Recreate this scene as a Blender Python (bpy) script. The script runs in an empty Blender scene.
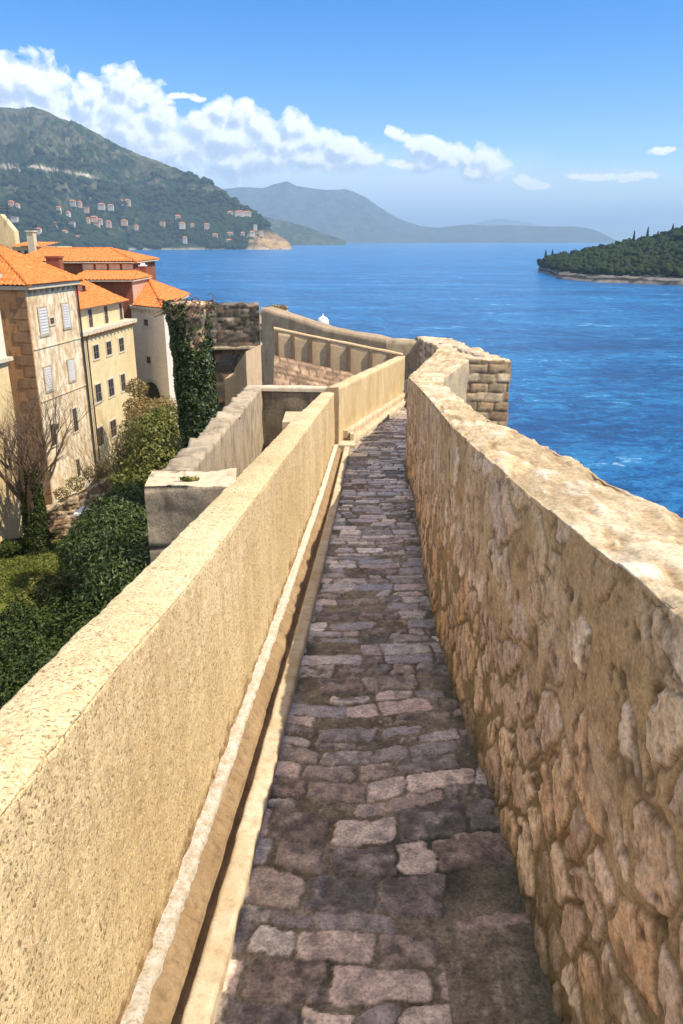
import bpy, math, random
import numpy as np
from mathutils import Vector
random.seed(7); rng = np.random.default_rng(7)
R = math.radians
COL = bpy.context.scene.collection

# ------------------------------------------------------------------ camera model (camera at the origin, sea at z=-30)
F = 770.0; PITCH = math.atan(272/770.); CP, SP = math.cos(PITCH), math.sin(PITCH)
def ray(px, py):
    r = (px-341.5)/F; u = (512-py)/F
    return (r, CP+SP*u, -SP+CP*u)
def at_y(px, py, Y):
    d = ray(px, py); t = Y/d[1]; return (d[0]*t, Y, d[2]*t)
def at_z(px, py, Z):
    d = ray(px, py); t = Z/d[2]; return (d[0]*t, d[1]*t, Z)
SEA = -30.0; GARDEN = -14.0
SUN_EL, SUN_BACK = 53.5, 20.0      # elevation; degrees behind the +x direction
SUND = Vector((math.cos(R(SUN_EL))*math.cos(R(SUN_BACK)), -math.cos(R(SUN_EL))*math.sin(R(SUN_BACK)), math.sin(R(SUN_EL))))

# ------------------------------------------------------------------ noise
M32 = 0xffffffff
np.seterr(over='ignore')
def _h(ix, iy, iz, seed):
    h = (ix*374761393 + iy*668265263 + iz*1442695041 + seed*974634777) & M32
    h = ((h ^ (h >> 13))*1274126177) & M32
    h = ((h ^ (h >> 15))*2246822519) & M32
    return ((h ^ (h >> 16)) & M32)/4294967296.0
def vn(x, y, z=0.0, seed=0):
    x, y, z = np.broadcast_arrays(np.asarray(x, float), np.asarray(y, float), np.asarray(z, float))
    xi, yi, zi = [np.floor(a).astype(np.int64) for a in (x, y, z)]
    fx, fy, fz = x-xi, y-yi, z-zi
    fx, fy, fz = [a*a*(3-2*a) for a in (fx, fy, fz)]
    o = 0
    for dx in (0, 1):
        for dy in (0, 1):
            for dz in (0, 1):
                w = (fx if dx else 1-fx)*(fy if dy else 1-fy)*(fz if dz else 1-fz)
                o = o + w*_h(xi+dx, yi+dy, zi+dz, seed)
    return o*2-1
def fbm(x, y, z=0.0, seed=0, o=4, g=.5):
    s = 0; a = 1.; t = 0
    for k in range(o):
        s = s + a*vn(x*2**k, y*2**k, z*2**k, seed+k*17); t += a; a *= g
    return s/t
def worley(x, y, seed=0, jit=.9):
    xi = np.floor(x).astype(np.int64); yi = np.floor(y).astype(np.int64)
    f1 = np.full(x.shape, 9.); f2 = np.full(x.shape, 9.); cid = np.zeros(x.shape)
    for dx in (-1, 0, 1):
        for dy in (-1, 0, 1):
            a, b = xi+dx, yi+dy
            cx = a+.5+jit*(_h(a, b, 0*a+1, seed)-.5); cy = b+.5+jit*(_h(a, b, 0*a+2, seed)-.5)
            d = np.hypot(x-cx, y-cy); r = _h(a, b, 0*a+3, seed)
            n = d < f1
            f2 = np.where(n, f1, np.minimum(f2, d)); cid = np.where(n, r, cid); f1 = np.where(n, d, f1)
    return f1, f2, cid
def sst(a, b, x):
    t = np.clip((x-a)/(b-a), 0, 1); return t*t*(3-2*t)
def mixc(a, b, t):
    t = np.asarray(t)[..., None]; return np.asarray(a)*(1-t)+np.asarray(b)*t

# ------------------------------------------------------------------ objects
def tag(o, label=None, cat=None, group=None, kind=None):
    if label: o['label'] = label
    if cat: o['category'] = cat
    if group: o['group'] = group
    if kind: o['kind'] = kind
    return o
def empty(name, loc, label, cat, group=None):
    o = bpy.data.objects.new(name, None); COL.objects.link(o); o.location = loc
    o.empty_display_size = .2
    return tag(o, label, cat, group)
def link(name, me, parent=None, loc=None):
    o = bpy.data.objects.new(name, me); COL.objects.link(o)
    if parent is not None:
        me.transform(__import__('mathutils').Matrix.Translation(-_abs(parent))); o.parent = parent
    elif loc is not None:
        me.transform(__import__('mathutils').Matrix.Translation(-Vector(loc))); o.location = loc
    return o
def _abs(o):
    v = Vector(o.location)
    while o.parent: o = o.parent; v += Vector(o.location)
    return v
def grid(name, P, mat, colr=None, parent=None, loc=None, smooth=True, keep=None, closed=False):
    n, m = P.shape[:2]
    me = bpy.data.meshes.new(name)
    idx = np.arange(n*m).reshape(n, m)
    q = np.stack([idx[:-1, :-1], idx[1:, :-1], idx[1:, 1:], idx[:-1, 1:]], -1).reshape(-1, 4)
    if keep is not None: q = q[keep.reshape(-1)]
    me.vertices.add(n*m); me.vertices.foreach_set('co', P.reshape(-1).astype(np.float32))
    me.loops.add(len(q)*4); me.loops.foreach_set('vertex_index', q.reshape(-1).astype(np.int32))
    me.polygons.add(len(q)); me.polygons.foreach_set('loop_start', (np.arange(len(q))*4).astype(np.int32))
    me.polygons.foreach_set('use_smooth', np.full(len(q), smooth))
    me.update(calc_edges=True)
    if colr is not None:
        for k, c in (colr.items() if isinstance(colr, dict) else {'Col': colr}.items()):
            if c.ndim == 3:
                a = me.color_attributes.new(k, 'FLOAT_COLOR', 'POINT')
                a.data.foreach_set('color', np.concatenate([c.reshape(-1, 3), np.ones((n*m, 1))], 1).reshape(-1).astype(np.float32))
            else:
                a = me.attributes.new(k, 'FLOAT', 'POINT'); a.data.foreach_set('value', c.reshape(-1).astype(np.float32))
    me.materials.append(mat)
    return link(name, me, parent, loc)
class MB:
    def __init__(s): s.v = []; s.f = []; s.mi = []
    def add(s, vs, fs, mi=0):
        b = len(s.v); s.v += [tuple(v) for v in vs]; s.f += [tuple(i+b for i in f) for f in fs]; s.mi += [mi]*len(fs); return s
    def hexa(s, p, mi=0):     # 8 corners, bottom 4 then top 4
        return s.add(p, [(3, 2, 1, 0), (4, 5, 6, 7), (0, 1, 5, 4), (1, 2, 6, 5), (2, 3, 7, 6), (3, 0, 4, 7)], mi)
    def box(s, a, b, mi=0):
        x0, y0, z0 = a; x1, y1, z1 = b
        return s.hexa([(x0, y0, z0), (x1, y0, z0), (x1, y1, z0), (x0, y1, z0), (x0, y0, z1), (x1, y0, z1), (x1, y1, z1), (x0, y1, z1)], mi)
    def prism(s, poly, z0, z1, mi=0):      # z may be scalars or lists
        n = len(poly); a = z0 if hasattr(z0, '__len__') else [z0]*n; b = z1 if hasattr(z1, '__len__') else [z1]*n
        vs = [(x, y, a[i]) for i, (x, y) in enumerate(poly)]+[(x, y, b[i]) for i, (x, y) in enumerate(poly)]
        fs = [tuple(range(n-1, -1, -1)), tuple(range(n, 2*n))]+[(i, (i+1) % n, n+(i+1) % n, n+i) for i in range(n)]
        return s.add(vs, fs, mi)
    def tube(s, pts, rs, k=8, mi=0):
        b = len(s.v); n = len(pts); pts = [Vector(p) for p in pts]
        for i, p in enumerate(pts):
            d = (pts[min(i+1, n-1)]-pts[max(i-1, 0)]).normalized()
            a = d.orthogonal().normalized() if i == 0 else (a-d*a.dot(d)).normalized(); c = d.cross(a)
            for j in range(k):
                t = 2*math.pi*j/k; s.v.append(tuple(p+(a*math.cos(t)+c*math.sin(t))*rs[i]))
        for i in range(n-1):
            for j in range(k):
                s.f.append((b+i*k+j, b+i*k+(j+1) % k, b+(i+1)*k+(j+1) % k, b+(i+1)*k+j)); s.mi.append(mi)
        s.f.append(tuple(b+j for j in reversed(range(k)))); s.mi.append(mi)
        s.f.append(tuple(b+(n-1)*k+j for j in range(k))); s.mi.append(mi)
        return s
    def build(s, name, mats, parent=None, loc=None, smooth=False):
        me = bpy.data.meshes.new(name); me.from_pydata(s.v, [], s.f)
        for m in (mats if isinstance(mats, (list, tuple)) else [mats]): me.materials.append(m)
        me.polygons.foreach_set('material_index', s.mi)
        if smooth: me.polygons.foreach_set('use_smooth', [True]*len(s.f))
        me.update()
        return link(name, me, parent, loc)

# ------------------------------------------------------------------ materials
class NT:
    def __init__(s, mat):
        s.t = mat.node_tree; s.n = s.t.nodes; s.l = s.t.links
    def new(s, typ, **kw):
        nd = s.n.new(typ)
        for k, v in kw.items(): setattr(nd, k, v)
        return nd
    def put(s, sock, v):
        if isinstance(v, bpy.types.NodeSocket): s.l.new(v, sock)
        elif v is not None: sock.default_value = v
    def math(s, op, a, b=None, c=None, clamp=False):
        nd = s.new('ShaderNodeMath', operation=op); nd.use_clamp = clamp
        for i, v in enumerate((a, b, c)): s.put(nd.inputs[i], v)
        return nd.outputs[0]
    def vec(s, op, a, b=None):
        nd = s.new('ShaderNodeVectorMath', operation=op); s.put(nd.inputs[0], a)
        if b is not None: s.put(nd.inputs[1], b)
        return nd.outputs['Value'] if op in ('LENGTH', 'DOT_PRODUCT', 'DISTANCE') else nd.outputs[0]
    def noise(s, vec, scale, detail=4, rough=.55, dist=0, out=0):
        nd = s.new('ShaderNodeTexNoise'); s.put(nd.inputs['Vector'], vec); s.put(nd.inputs['Scale'], scale)
        nd.inputs['Detail'].default_value = detail; nd.inputs['Roughness'].default_value = rough; nd.inputs['Distortion'].default_value = dist
        return nd.outputs[out]
    def ramp(s, fac, stops, interp='LINEAR'):
        nd = s.new('ShaderNodeValToRGB'); s.put(nd.inputs[0], fac); cr = nd.color_ramp; cr.interpolation = interp
        while len(cr.elements) > 1: cr.elements.remove(cr.elements[0])
        cr.elements[0].position = stops[0][0]; cr.elements[0].color = col4(stops[0][1])
        for p, c in stops[1:]: e = cr.elements.new(p); e.color = col4(c)
        return nd.outputs[0]
    def mix(s, fac, a, b, mode='MIX'):
        nd = s.new('ShaderNodeMix', data_type='RGBA', blend_type=mode); s.put(nd.inputs[0], fac)
        s.put(nd.inputs[6], col4(a) if not isinstance(a, bpy.types.NodeSocket) else a)
        s.put(nd.inputs[7], col4(b) if not isinstance(b, bpy.types.NodeSocket) else b)
        return nd.outputs[2]
    def bump(s, h, strength, dist, normal=None):
        nd = s.new('ShaderNodeBump'); s.put(nd.inputs['Height'], h); nd.inputs['Strength'].default_value = strength
        nd.inputs['Distance'].default_value = dist
        if normal is not None: s.put(nd.inputs['Normal'], normal)
        return nd.outputs[0]
    def obj(s): return s.new('ShaderNodeTexCoord').outputs['Object']
    def pos(s): return s.new('ShaderNodeNewGeometry').outputs['Position']
    def scale(s, v, xyz):
        nd = s.new('ShaderNodeMapping'); s.put(nd.inputs[0], v); nd.inputs['Scale'].default_value = xyz; return nd.outputs[0]
    def attr(s, name, out=0): return s.new('ShaderNodeAttribute', attribute_name=name).outputs[out]
def col4(c):
    if isinstance(c, (int, float)): return (c, c, c, 1)
    return tuple(c)+(1,) if len(c) == 3 else tuple(c)
def newmat(name):
    m = bpy.data.materials.new(name); m.use_nodes = True
    t = NT(m); b = [n for n in t.n if n.type == 'BSDF_PRINCIPLED'][0]
    t.b = b
    return m, t
def fin(t, colr=None, rough=None, normal=None, spec=None):
    if colr is not None: t.put(t.b.inputs['Base Color'], colr if isinstance(colr, bpy.types.NodeSocket) else col4(colr))
    if rough is not None: t.put(t.b.inputs['Roughness'], rough)
    if normal is not None: t.put(t.b.inputs['Normal'], normal)
    if spec is not None: t.put(t.b.inputs['Specular IOR Level'], spec)
def plaster(name, a, b, scale=.6, stain=None, bump=.3, bd=.01, rough=.9, streak=0., thr=.5):
    """mottled surface: two colours, optional stain colour with vertical streaks"""
    m, t = newmat(name); o = t.pos()
    n1 = t.noise(o, scale, 6, .6); c = t.mix(t.ramp(n1, [(.35, 0), (.65, 1)]), a, b)
    n2 = t.noise(o, scale*14, 5, .65); c = t.mix(t.math('MULTIPLY', t.ramp(n2, [(.4, 1), (.62, 0)]), .35), c, tuple(x*.62 for x in a))
    if stain:
        so = t.scale(o, (1, 1, .45)); n3 = t.noise(so, scale*4, 5, .7)
        c = t.mix(t.math('MULTIPLY', t.ramp(n3, [(thr, 0), (thr+.16, 1)]), streak or .6), c, stain)
    n = t.bump(t.noise(o, scale*30, 6, .7), bump, bd)
    fin(t, c, rough, n, .2); return m
def flat(name, c, rough=.7, var=.25, scale=3, spec=.3):
    m, t = newmat(name); n = t.noise(t.pos(), scale, 5, .6)
    fin(t, t.mix(t.ramp(n, [(.3, 0), (.7, 1)]), tuple(x*(1-var) for x in c), tuple(min(1, x*(1+var)) for x in c)), rough, None, spec); return m

WARM = (.56, .40, .22)
# --- render (pebble dash) of the left parapet
def mat_render():
    m, t = newmat('granular lime render'); o = t.pos()
    big = t.noise(o, 1.3, 5, .65); c = t.mix(t.ramp(big, [(.35, 0), (.65, 1)]), (.55, .40, .20), (.74, .585, .345))
    st = t.noise(t.scale(o, (11, 11, .6)), 1.6, 5, .65); c = t.mix(t.math('MULTIPLY', t.ramp(st, [(.44, 0), (.68, 1)]), .52), c, (.36, .235, .105))
    g = t.noise(o, 92, 4, .75); pits = t.ramp(g, [(.405, 1), (.455, 0)])
    g2 = t.noise(o, 170, 2, .6); pale_grain = t.ramp(g2, [(.50, 0), (.62, 1)])  # fine pale grains scattered through the render
    dens = t.ramp(t.noise(o, 2.5, 4, .6), [(.3, .45), (.7, 1)])
    c = t.mix(t.math('MULTIPLY', pale_grain, .6), c, (.84, .72, .50)); c = t.mix(t.math('MULTIPLY', t.math('MULTIPLY', pits, dens), .95), c, (.10, .062, .022))
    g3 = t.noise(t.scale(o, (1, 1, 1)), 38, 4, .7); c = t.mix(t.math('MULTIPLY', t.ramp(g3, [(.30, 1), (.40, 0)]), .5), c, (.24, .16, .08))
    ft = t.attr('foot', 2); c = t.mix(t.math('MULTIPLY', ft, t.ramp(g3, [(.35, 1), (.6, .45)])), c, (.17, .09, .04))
    h = t.math('ADD', t.math('MULTIPLY', g, .8), t.math('MULTIPLY', g3, 1.2))
    fin(t, c, .92, t.bump(h, .8, .005), .12); return m
# --- surfaces whose stones are modelled and coloured per vertex
def mat_attr(name, rough=.9, bump=.5, bd=.006, fs=60., rattr=None, spec=.2, var=.35):
    m, t = newmat(name); o = t.pos(); c = t.attr('Col', 0)
    n = t.noise(o, fs, 5, .7); c = t.mix(1.0, c, t.ramp(n, [(.32, 1-var), (.5, 1.0), (.68, 1+var*.7)]), 'MULTIPLY')
    n2 = t.noise(o, fs*.22, 5, .65); c = t.mix(1.0, c, t.ramp(n2, [(.3, 1-var*.8), (.7, 1+var*.3)]), 'MULTIPLY')
    h = t.math('ADD', t.noise(o, fs, 6, .7), t.math('MULTIPLY', n2, 1.5))
    r = rough
    if rattr: r = t.math('ADD', t.math('MULTIPLY', t.attr(rattr, 2), -(.9-rough)), .9)
    if rattr: r = t.math('ADD', r, t.math('MULTIPLY', t.math('SUBTRACT', n2, .5), .25))
    fin(t, c, r, t.bump(h, bump, bd), spec); return m
M = {}
M['render'] = mat_render()
M['path'] = mat_attr('worn paving stone', .24, .8, .004, 90., 'stone', .6, .55)
M['rubble'] = mat_attr('rubble limestone and mortar', .9, .55, .005, 95., None, .12, .38)
M['farstone'] = mat_attr('weathered masonry', .9, .5, .01, 14.)
M['kerbstone'] = plaster('pale kerb stone', (.66, .57, .42), (.50, .38, .23), 6, (.34, .22, .11), .6, .006, .85, .5)
M['lime'] = plaster('white lime ledge', (.92, .87, .78), (.66, .53, .36), 26, (.30, .19, .09), 1.0, .005, .9)
M['gutter'] = plaster('gutter mortar', (.30, .2, .11), (.42, .3, .17), 7, (.12, .08, .05), .8, .006, .9, .5)
M['concrete'] = plaster('smooth tan render', (.60, .41, .235), (.70, .50, .30), .9, (.40, .27, .16), .4, .006, .9, .5)
M['greystone'] = plaster('grey stained stone', (.56, .45, .31), (.42, .335, .23), 1.6, (.16, .12, .085), .8, .02, .9, .8)
M['darkgap'] = flat('dark hole sheet', (.07, .055, .04), .95)
M['cream'] = plaster('cream house plaster', (.80, .63, .36), (.70, .52, .28), .35, (.45, .3, .15), .3, .01, .9, .35)
M['creamold'] = plaster('peeling cream plaster', (.86, .77, .58), (.74, .57, .34), .8, (.46, .27, .14), .4, .02, .9, .8, .44)
M['white'] = plaster('off-white plaster', (.86, .74, .60), (.78, .66, .53), .3, (.48, .43, .38), .2, .01, .9, .3)
M['pierstone'] = plaster('dark pier stone', (.26, .17, .10), (.2, .135, .085), 1.2, (.1, .07, .05))  # piers coloured darker than the wall between them
M['curtain'] = plaster('weathered curtain render', (.36, .27, .18), (.44, .335, .23), .9, (.24, .17, .11), .5, .01, .9, .7)
M['warmrender'] = plaster('warm tan render', (.54, .39, .24), (.62, .46, .29), .9, (.50, .30, .16), .4, .006, .9, .5)
M['pitstone'] = plaster('shade-darkened stone', (.17, .14, .11), (.26, .215, .16), 1.6, (.07, .06, .05), .6, .01, .9, .8)  # end wall of the pit, coloured darker to carry the shade down there
M['brown'] = plaster('brown stone facing', (.70, .38, .17), (.54, .28, .12), .8, (.14, .08, .05), .5, .03, .9, .6)
M['quoin'] = plaster('dark corner stones', (.46, .28, .15), (.36, .215, .12), .8, (.14, .08, .05), .5, .03, .9, .6)
M['pink'] = plaster('pink brick render', (.55, .33, .22), (.62, .42, .30), .5, (.4, .2, .12), .3, .02)
M['redboard'] = plaster('red brick wall', (.33, .12, .06), (.24, .085, .05), .7, (.14, .06, .04), .4, .02)
M['trim'] = plaster('pale stone trim', (.70, .62, .47), (.60, .51, .37), 1.2, (.4, .3, .2), .3, .01)
M['shutter'] = flat('pale painted shutter', (.60, .575, .55), .6, .06)
M['glass'] = flat('dark window opening', (.035, .03, .028), .25, .3)
M['frame'] = flat('brown window frame', (.20, .11, .06), .6)
M['pipe'] = flat('dark drainpipe', (.05, .04, .04), .5)
M['whitepaint'] = flat('white paint', (.78, .76, .72), .6, .08)
M['bark'] = plaster('dry bark', (.16, .10, .065), (.10, .065, .04), 4, None, .8, .02)
M['twig'] = flat('brown twigs', (.15, .10, .065), .85, .3)
def mat_tile():
    m, t = newmat('terracotta roof tiles'); o = t.pos()
    n = t.noise(t.scale(o, (1.8, 1.8, 3)), 2.4, 5, .75); c = t.ramp(n, [(.28, (.26, .07, .03)), (.40, (.50, .14, .035)), (.52, (.64, .20, .05)), (.63, (.68, .27, .10)), (.74, (.50, .30, .17))])
    n2 = t.noise(o, 9, 4, .6); c = t.mix(t.math('MULTIPLY', t.ramp(n2, [(.55, 0), (.7, 1)]), .35), c, (.24, .08, .04))
    fin(t, c, .85, t.bump(t.noise(o, 25, 4, .6), .3, .01), .2); return m
M['tile'] = mat_tile()
def mat_leaf(name, a, b, cc=None, rough=.5, spec=.4, trans=.15):
    m, t = newmat(name); o = t.pos()
    n = t.noise(o, 1.3, 3, .6); n2 = t.noise(o, 17, 2, .6)
    c = t.mix(t.ramp(n, [(.35, 0), (.65, 1)]), a, b)
    if cc: c = t.mix(t.ramp(n2, [(.5, 0), (.62, 1)]), c, cc)
    fin(t, c, rough, None, spec)
    tr = t.new('ShaderNodeBsdfTranslucent'); t.put(tr.inputs[0], c)
    mx = t.new('ShaderNodeMixShader'); mx.inputs[0].default_value = trans
    t.l.new(t.b.outputs[0], mx.inputs[1]); t.l.new(tr.outputs[0], mx.inputs[2])
    out = [x for x in t.n if x.type == 'OUTPUT_MATERIAL'][0]; t.l.new(mx.outputs[0], out.inputs[0]); return m
M['leafdark'] = mat_leaf('dark glossy leaves', (.012, .022, .004), (.035, .055, .008), (.10, .13, .02), .6, .3)  # leaf colour lowered to deepen the wall's shadow over the garden
M['leafmid'] = mat_leaf('mid green leaves', (.06, .08, .012), (.14, .15, .022), (.24, .2, .04))
M['leafgloss'] = mat_leaf('glossy oleander leaves', (.02, .035, .008), (.05, .078, .014), (.15, .18, .05), .5, .35)
M['leafolive'] = mat_leaf('olive leaves', (.13, .13, .03), (.2, .16, .04), (.09, .12, .03))
M['leafgold'] = mat_leaf('dry golden leaves', (.24, .17, .05), (.33, .2, .07), (.14, .14, .04))
M['ivy'] = mat_leaf('ivy leaves', (.014, .024, .006), (.032, .052, .010), (.11, .14, .03))
M['grass'] = mat_leaf('grass blades', (.08, .12, .015), (.15, .18, .02), (.2, .16, .05))
def mat_soil():
    m, t = newmat('garden soil and grass'); o = t.pos()
    n = t.noise(o, .35, 6, .65); c = t.ramp(n, [(.35, (.06, .09, .015)), (.55, (.12, .13, .025)), (.7, (.17, .11, .055))])
    fin(t, c, .95, t.bump(t.noise(o, 6, 5, .7), .6, .08), .1); return m
M['soil'] = mat_soil()
def mat_hill(name, var=.5, sc=.05, bd=6.):
    m, t = newmat(name); o = t.pos(); c = t.attr('Col', 0)
    n = t.noise(o, sc, 6, .75); c = t.mix(1.0, c, t.ramp(n, [(.32, 1-var), (.68, 1+var)]), 'MULTIPLY')
    fin(t, c, .95, t.bump(t.noise(o, sc*.8, 6, .75), 1.0, bd), .05); return m
M['hill'] = mat_hill('wooded limestone hillside', .75, .035, 14.)
M['farhill'] = mat_hill('distant mountainside', .4, .004, 60.)
M['islandrock'] = mat_hill('island shore rock', .5, .25, 1.)
def mat_sea():
    m, t = newmat('sea water'); o = t.pos()
    w1 = t.noise(t.scale(o, (.26, .40, 1)), .7, 6, .66, 1.0); w2 = t.noise(t.scale(o, (1, 1.5, 1)), 1.0, 5, .65, .5)
    w3 = t.noise(t.scale(o, (.03, .06, 1)), .6, 5, .6)
    big = t.noise(t.scale(o, (.003, .010, 1)), 1.0, 4, .6)
    c = t.mix(t.ramp(big, [(.35, 0), (.65, 1)]), (.003, .095, .31), (.007, .15, .43))
    hs = t.math('ADD', t.math('ADD', t.math('MULTIPLY', w1, .45), t.math('MULTIPLY', w2, .25)), t.math('MULTIPLY', w3, .30))
    c = t.mix(t.ramp(hs, [(.40, .75), (.50, 0)]), c, (.001, .045, .19))
    c = t.mix(t.ramp(hs, [(.48, 0), (.60, .85)]), c, (.04, .30, .62))  # paler crests, darker troughs: ripple sparkle and shading painted into the water colour
    foam = t.ramp(t.math('ADD', hs, t.math('MULTIPLY', t.noise(o, 3.5, 3, .7), .14)), [(.665, 0), (.71, .7)])
    c = t.mix(foam, c, (.75, .82, .88))
    h = t.math('ADD', t.math('MULTIPLY', w1, 1.8), t.math('ADD', t.math('MULTIPLY', w2, .6), t.math('MULTIPLY', w3, 4.)))
    fin(t, c, t.math('ADD', t.math('MULTIPLY', foam, .5), .20), t.bump(h, 1.0, 1.3), .35)
    t.b.inputs['IOR'].default_value = 1.33; return m
M['sea'] = mat_sea()
M['foam'] = flat('white surf', (.8, .84, .86), .8, .1)
M['crown'] = mat_leaf('pine crowns', (.010, .02, .006), (.022, .038, .010), (.04, .058, .014), .8, .1, .05)

exec_order = []
# ------------------------------------------------------------------ profiles of the walk
SLOPE = .1
def pathz(y):
    y = np.asarray(y, float); return -1.75-SLOPE*np.minimum(y, 17.6)
Ly = [-4, 1.42, 1.75, 2.25, 3.16, 4.02, 5.39, 7.2, 10.6]
Lx = [-.84, -.531, -.511, -.482, -.436, -.389, -.322, -.232, -.092]
Lz = [-.40, -.931, -.975, -1.044, -1.149, -1.238, -1.39, -1.588, -2.0]
LT = [.20, .19, .20, .21, .212, .207, .205, .212, .196]         # thickness
Ry = [-4, 1.42, 1.86, 2.37, 3.16, 3.87, 5.39, 7.42, 9.3, 14.0]
RTy = [-4, 1.42, 3.0, 3.4, 3.8, 4.3, 5.0, 6.1, 7.9, 9.3, 11.4, 14]
Rx = [.60, .577, .58, .578, .564, .564, .626, .755, .80, 1.82]
Rz = [-.07, -.632, -.695, -.752, -.829, -.903, -1.066, -1.35, -1.56, -1.77]
RT = [.33, .33, .325, .29, .25, .235, .216, .232, .28, .42, .60, .13]
def ip(y, a, b): return np.interp(y, a, b)
def wl_x(y): return ip(y, Ly, Lx)
W2 = ((-.04, 10.85), (1.45, 17.75))                             # second left parapet, walk side
def left_bound(y):
    y = np.asarray(y, float)
    a = wl_x(y)+.20; b = W2[0][0]+(y-W2[0][1])/(W2[1][1]-W2[0][1])*(W2[1][0]-W2[0][0])+.12
    return np.where(y < 10.9, a, np.where(y < 17.9, b, b-(y-17.9)*.9))
def stations(y0, y1, d0, near=2.):
    ys = [y0]
    while ys[-1] < y1: ys.append(ys[-1]+(d0*max(1., ys[-1]/near) if ys[-1] > .9 else d0*2.5))
    return np.array(ys)

# ------------------------------------------------------------------ paved path
def build_path():
    ys = stations(-2.5, 20.5, .0065); nu = 165; u = np.linspace(0, 1, nu)
    Y = np.repeat(ys[:, None], nu, 1)
    L = left_bound(ys)-.03; Rr = np.where(ys < 14, ip(ys, Ry, Rx), 1.82+(ys-14)*.35)+.08
    X = L[:, None]+(Rr-L)[:, None]*u
    rr = random.Random(3)
    rows = [-3.]; cuts = []
    while rows[-1] < 22:
        h = rr.uniform(.07, .17); rows.append(rows[-1]+h); w = [-3.2+rr.uniform(0, .3)]
        while w[-1] < 4.2: w.append(w[-1]+rr.choice((rr.uniform(.1, .17), rr.uniform(.17, .27), rr.uniform(.2, .33))))
        cuts.append(w)
    rows = np.array(rows)
    wx = X-.08*np.clip(Y-1, 0, 30)*.5
    Yw = Y+.030*fbm(X*4.5, Y*4.5, 0, 5, 3)+.085*fbm(X*1.7, Y*1.2, 3, 6, 2)+.012*fbm(X*22, Y*22, 3, 7, 3)
    Xw = wx+.045*fbm(X*4, Y*5, 3, 9, 3)+.012*fbm(X*22, Y*22, 5, 10, 3)
    k = np.clip(np.searchsorted(rows, Yw)-1, 0, len(cuts)-1)
    H = np.zeros(X.shape); stone = np.zeros(X.shape); C = np.zeros(X.shape+(3,))
    rid = np.zeros(X.shape); edge = np.zeros(X.shape); tilt = np.zeros(X.shape)
    for r in np.unique(k):
        m = k == r; cu = np.array(cuts[r]); xs = Xw[m]; j = np.clip(np.searchsorted(cu, xs)-1, 0, len(cu)-2)
        cx = (cu[j]+cu[j+1])/2; hx = (cu[j+1]-cu[j])/2; cy = (rows[r]+rows[r+1])/2; hy = (rows[r+1]-rows[r])/2
        rc = .022; gr = _h(j, 0*j+int(r), 0*j+9, 11); sh = .000+.016*gr**2
        qx = np.abs(xs-cx)-(hx-sh-rc); qy = np.abs(Yw[m]-cy)-(hy-sh-rc)
        d = np.hypot(np.maximum(qx, 0), np.maximum(qy, 0))+np.minimum(np.maximum(qx, qy), 0)-rc
        edge[m] = -d
        rid[m] = _h(j, 0*j+int(r), 0*j+5, 11)
        t1 = _h(j, 0*j+int(r), 0*j+6, 11)-.5; t2 = _h(j, 0*j+int(r), 0*j+7, 11)-.5
        tilt[m] = t1*.05*(xs-cx)/.1*.1+t2*.10*(Yw[m]-cy)
    rnd2 = (rid*7.31) % 1; rnd3 = (rid*13.7) % 1
    en = edge+.012*fbm(X*30, Y*30, 1, 21, 5, .6)
    miss = (rnd2 < .10) | ((X-L[:, None] > .64) & (Y < 1.95) & (rnd3 < .62))
    stone = sst(0.0, .006, en)*np.where(miss, 0., 1.)
    crag = fbm(X*26, Y*26, rid*50, 31, 4); ridged = 1-np.abs(fbm(X*13, Y*30, rid*31, 41, 4))*2.2
    roughst = sst(.35, .9, rnd3)
    H = stone*(.004+.003*rnd2+tilt*.35+crag*(.0015+.009*roughst)+ridged*.005*roughst)
    H += (1-stone)*(.0045*fbm(X*30, Y*30, 2, 51, 5, .6)+.006*fbm(X*4, Y*4, 2, 53, 2))
    H += .012*fbm(X*1.7, Y*1.1, 7, 61, 3)
    H -= .012*sst(.12, 0, Rr[:, None]-.08-X)*0
    pal = np.array([(.74, .55, .43), (.58, .47, .41), (.66, .46, .37), (.48, .40, .37), (.84, .64, .50), (.56, .40, .31), (.90, .76, .64), (.44, .35, .31)])
    cs = pal[(rid*len(pal)).astype(int) % len(pal)]*(.62+.55*rnd2[..., None])*(1.08-.55*roughst[..., None])
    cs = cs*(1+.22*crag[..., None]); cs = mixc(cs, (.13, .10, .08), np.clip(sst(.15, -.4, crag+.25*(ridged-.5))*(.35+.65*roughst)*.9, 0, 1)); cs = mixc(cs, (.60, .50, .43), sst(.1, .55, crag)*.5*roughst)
    mo = mixc((.15, .115, .07), (.29, .235, .165), sst(-.4, .4, fbm(X*5, Y*5, 0, 71, 4)))
    mo = mo*(1+.45*fbm(X*34, Y*34, 3, 76, 4, .65))[..., None]; mo = mixc(mo, (.40, .34, .26), sst(.28, .45, fbm(X*40, Y*40, 8, 77, 3))*.7)
    mo = mixc(mo, (.07, .065, .04), sst(.05, .5, fbm(X*3, Y*2, 4, 73, 3)))
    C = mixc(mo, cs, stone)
    margin_dark = sst(.14, .0, Rr[:, None]-.08-X+.05*fbm(X*9, Y*6, 0, 75, 3))       # darker margin along the foot of the right wall
    C = mixc(C, (.055, .055, .03), margin_dark*.7*(1-stone*.4))
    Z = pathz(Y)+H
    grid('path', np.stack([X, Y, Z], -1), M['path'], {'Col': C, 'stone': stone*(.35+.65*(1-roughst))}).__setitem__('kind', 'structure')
build_path()

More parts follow.
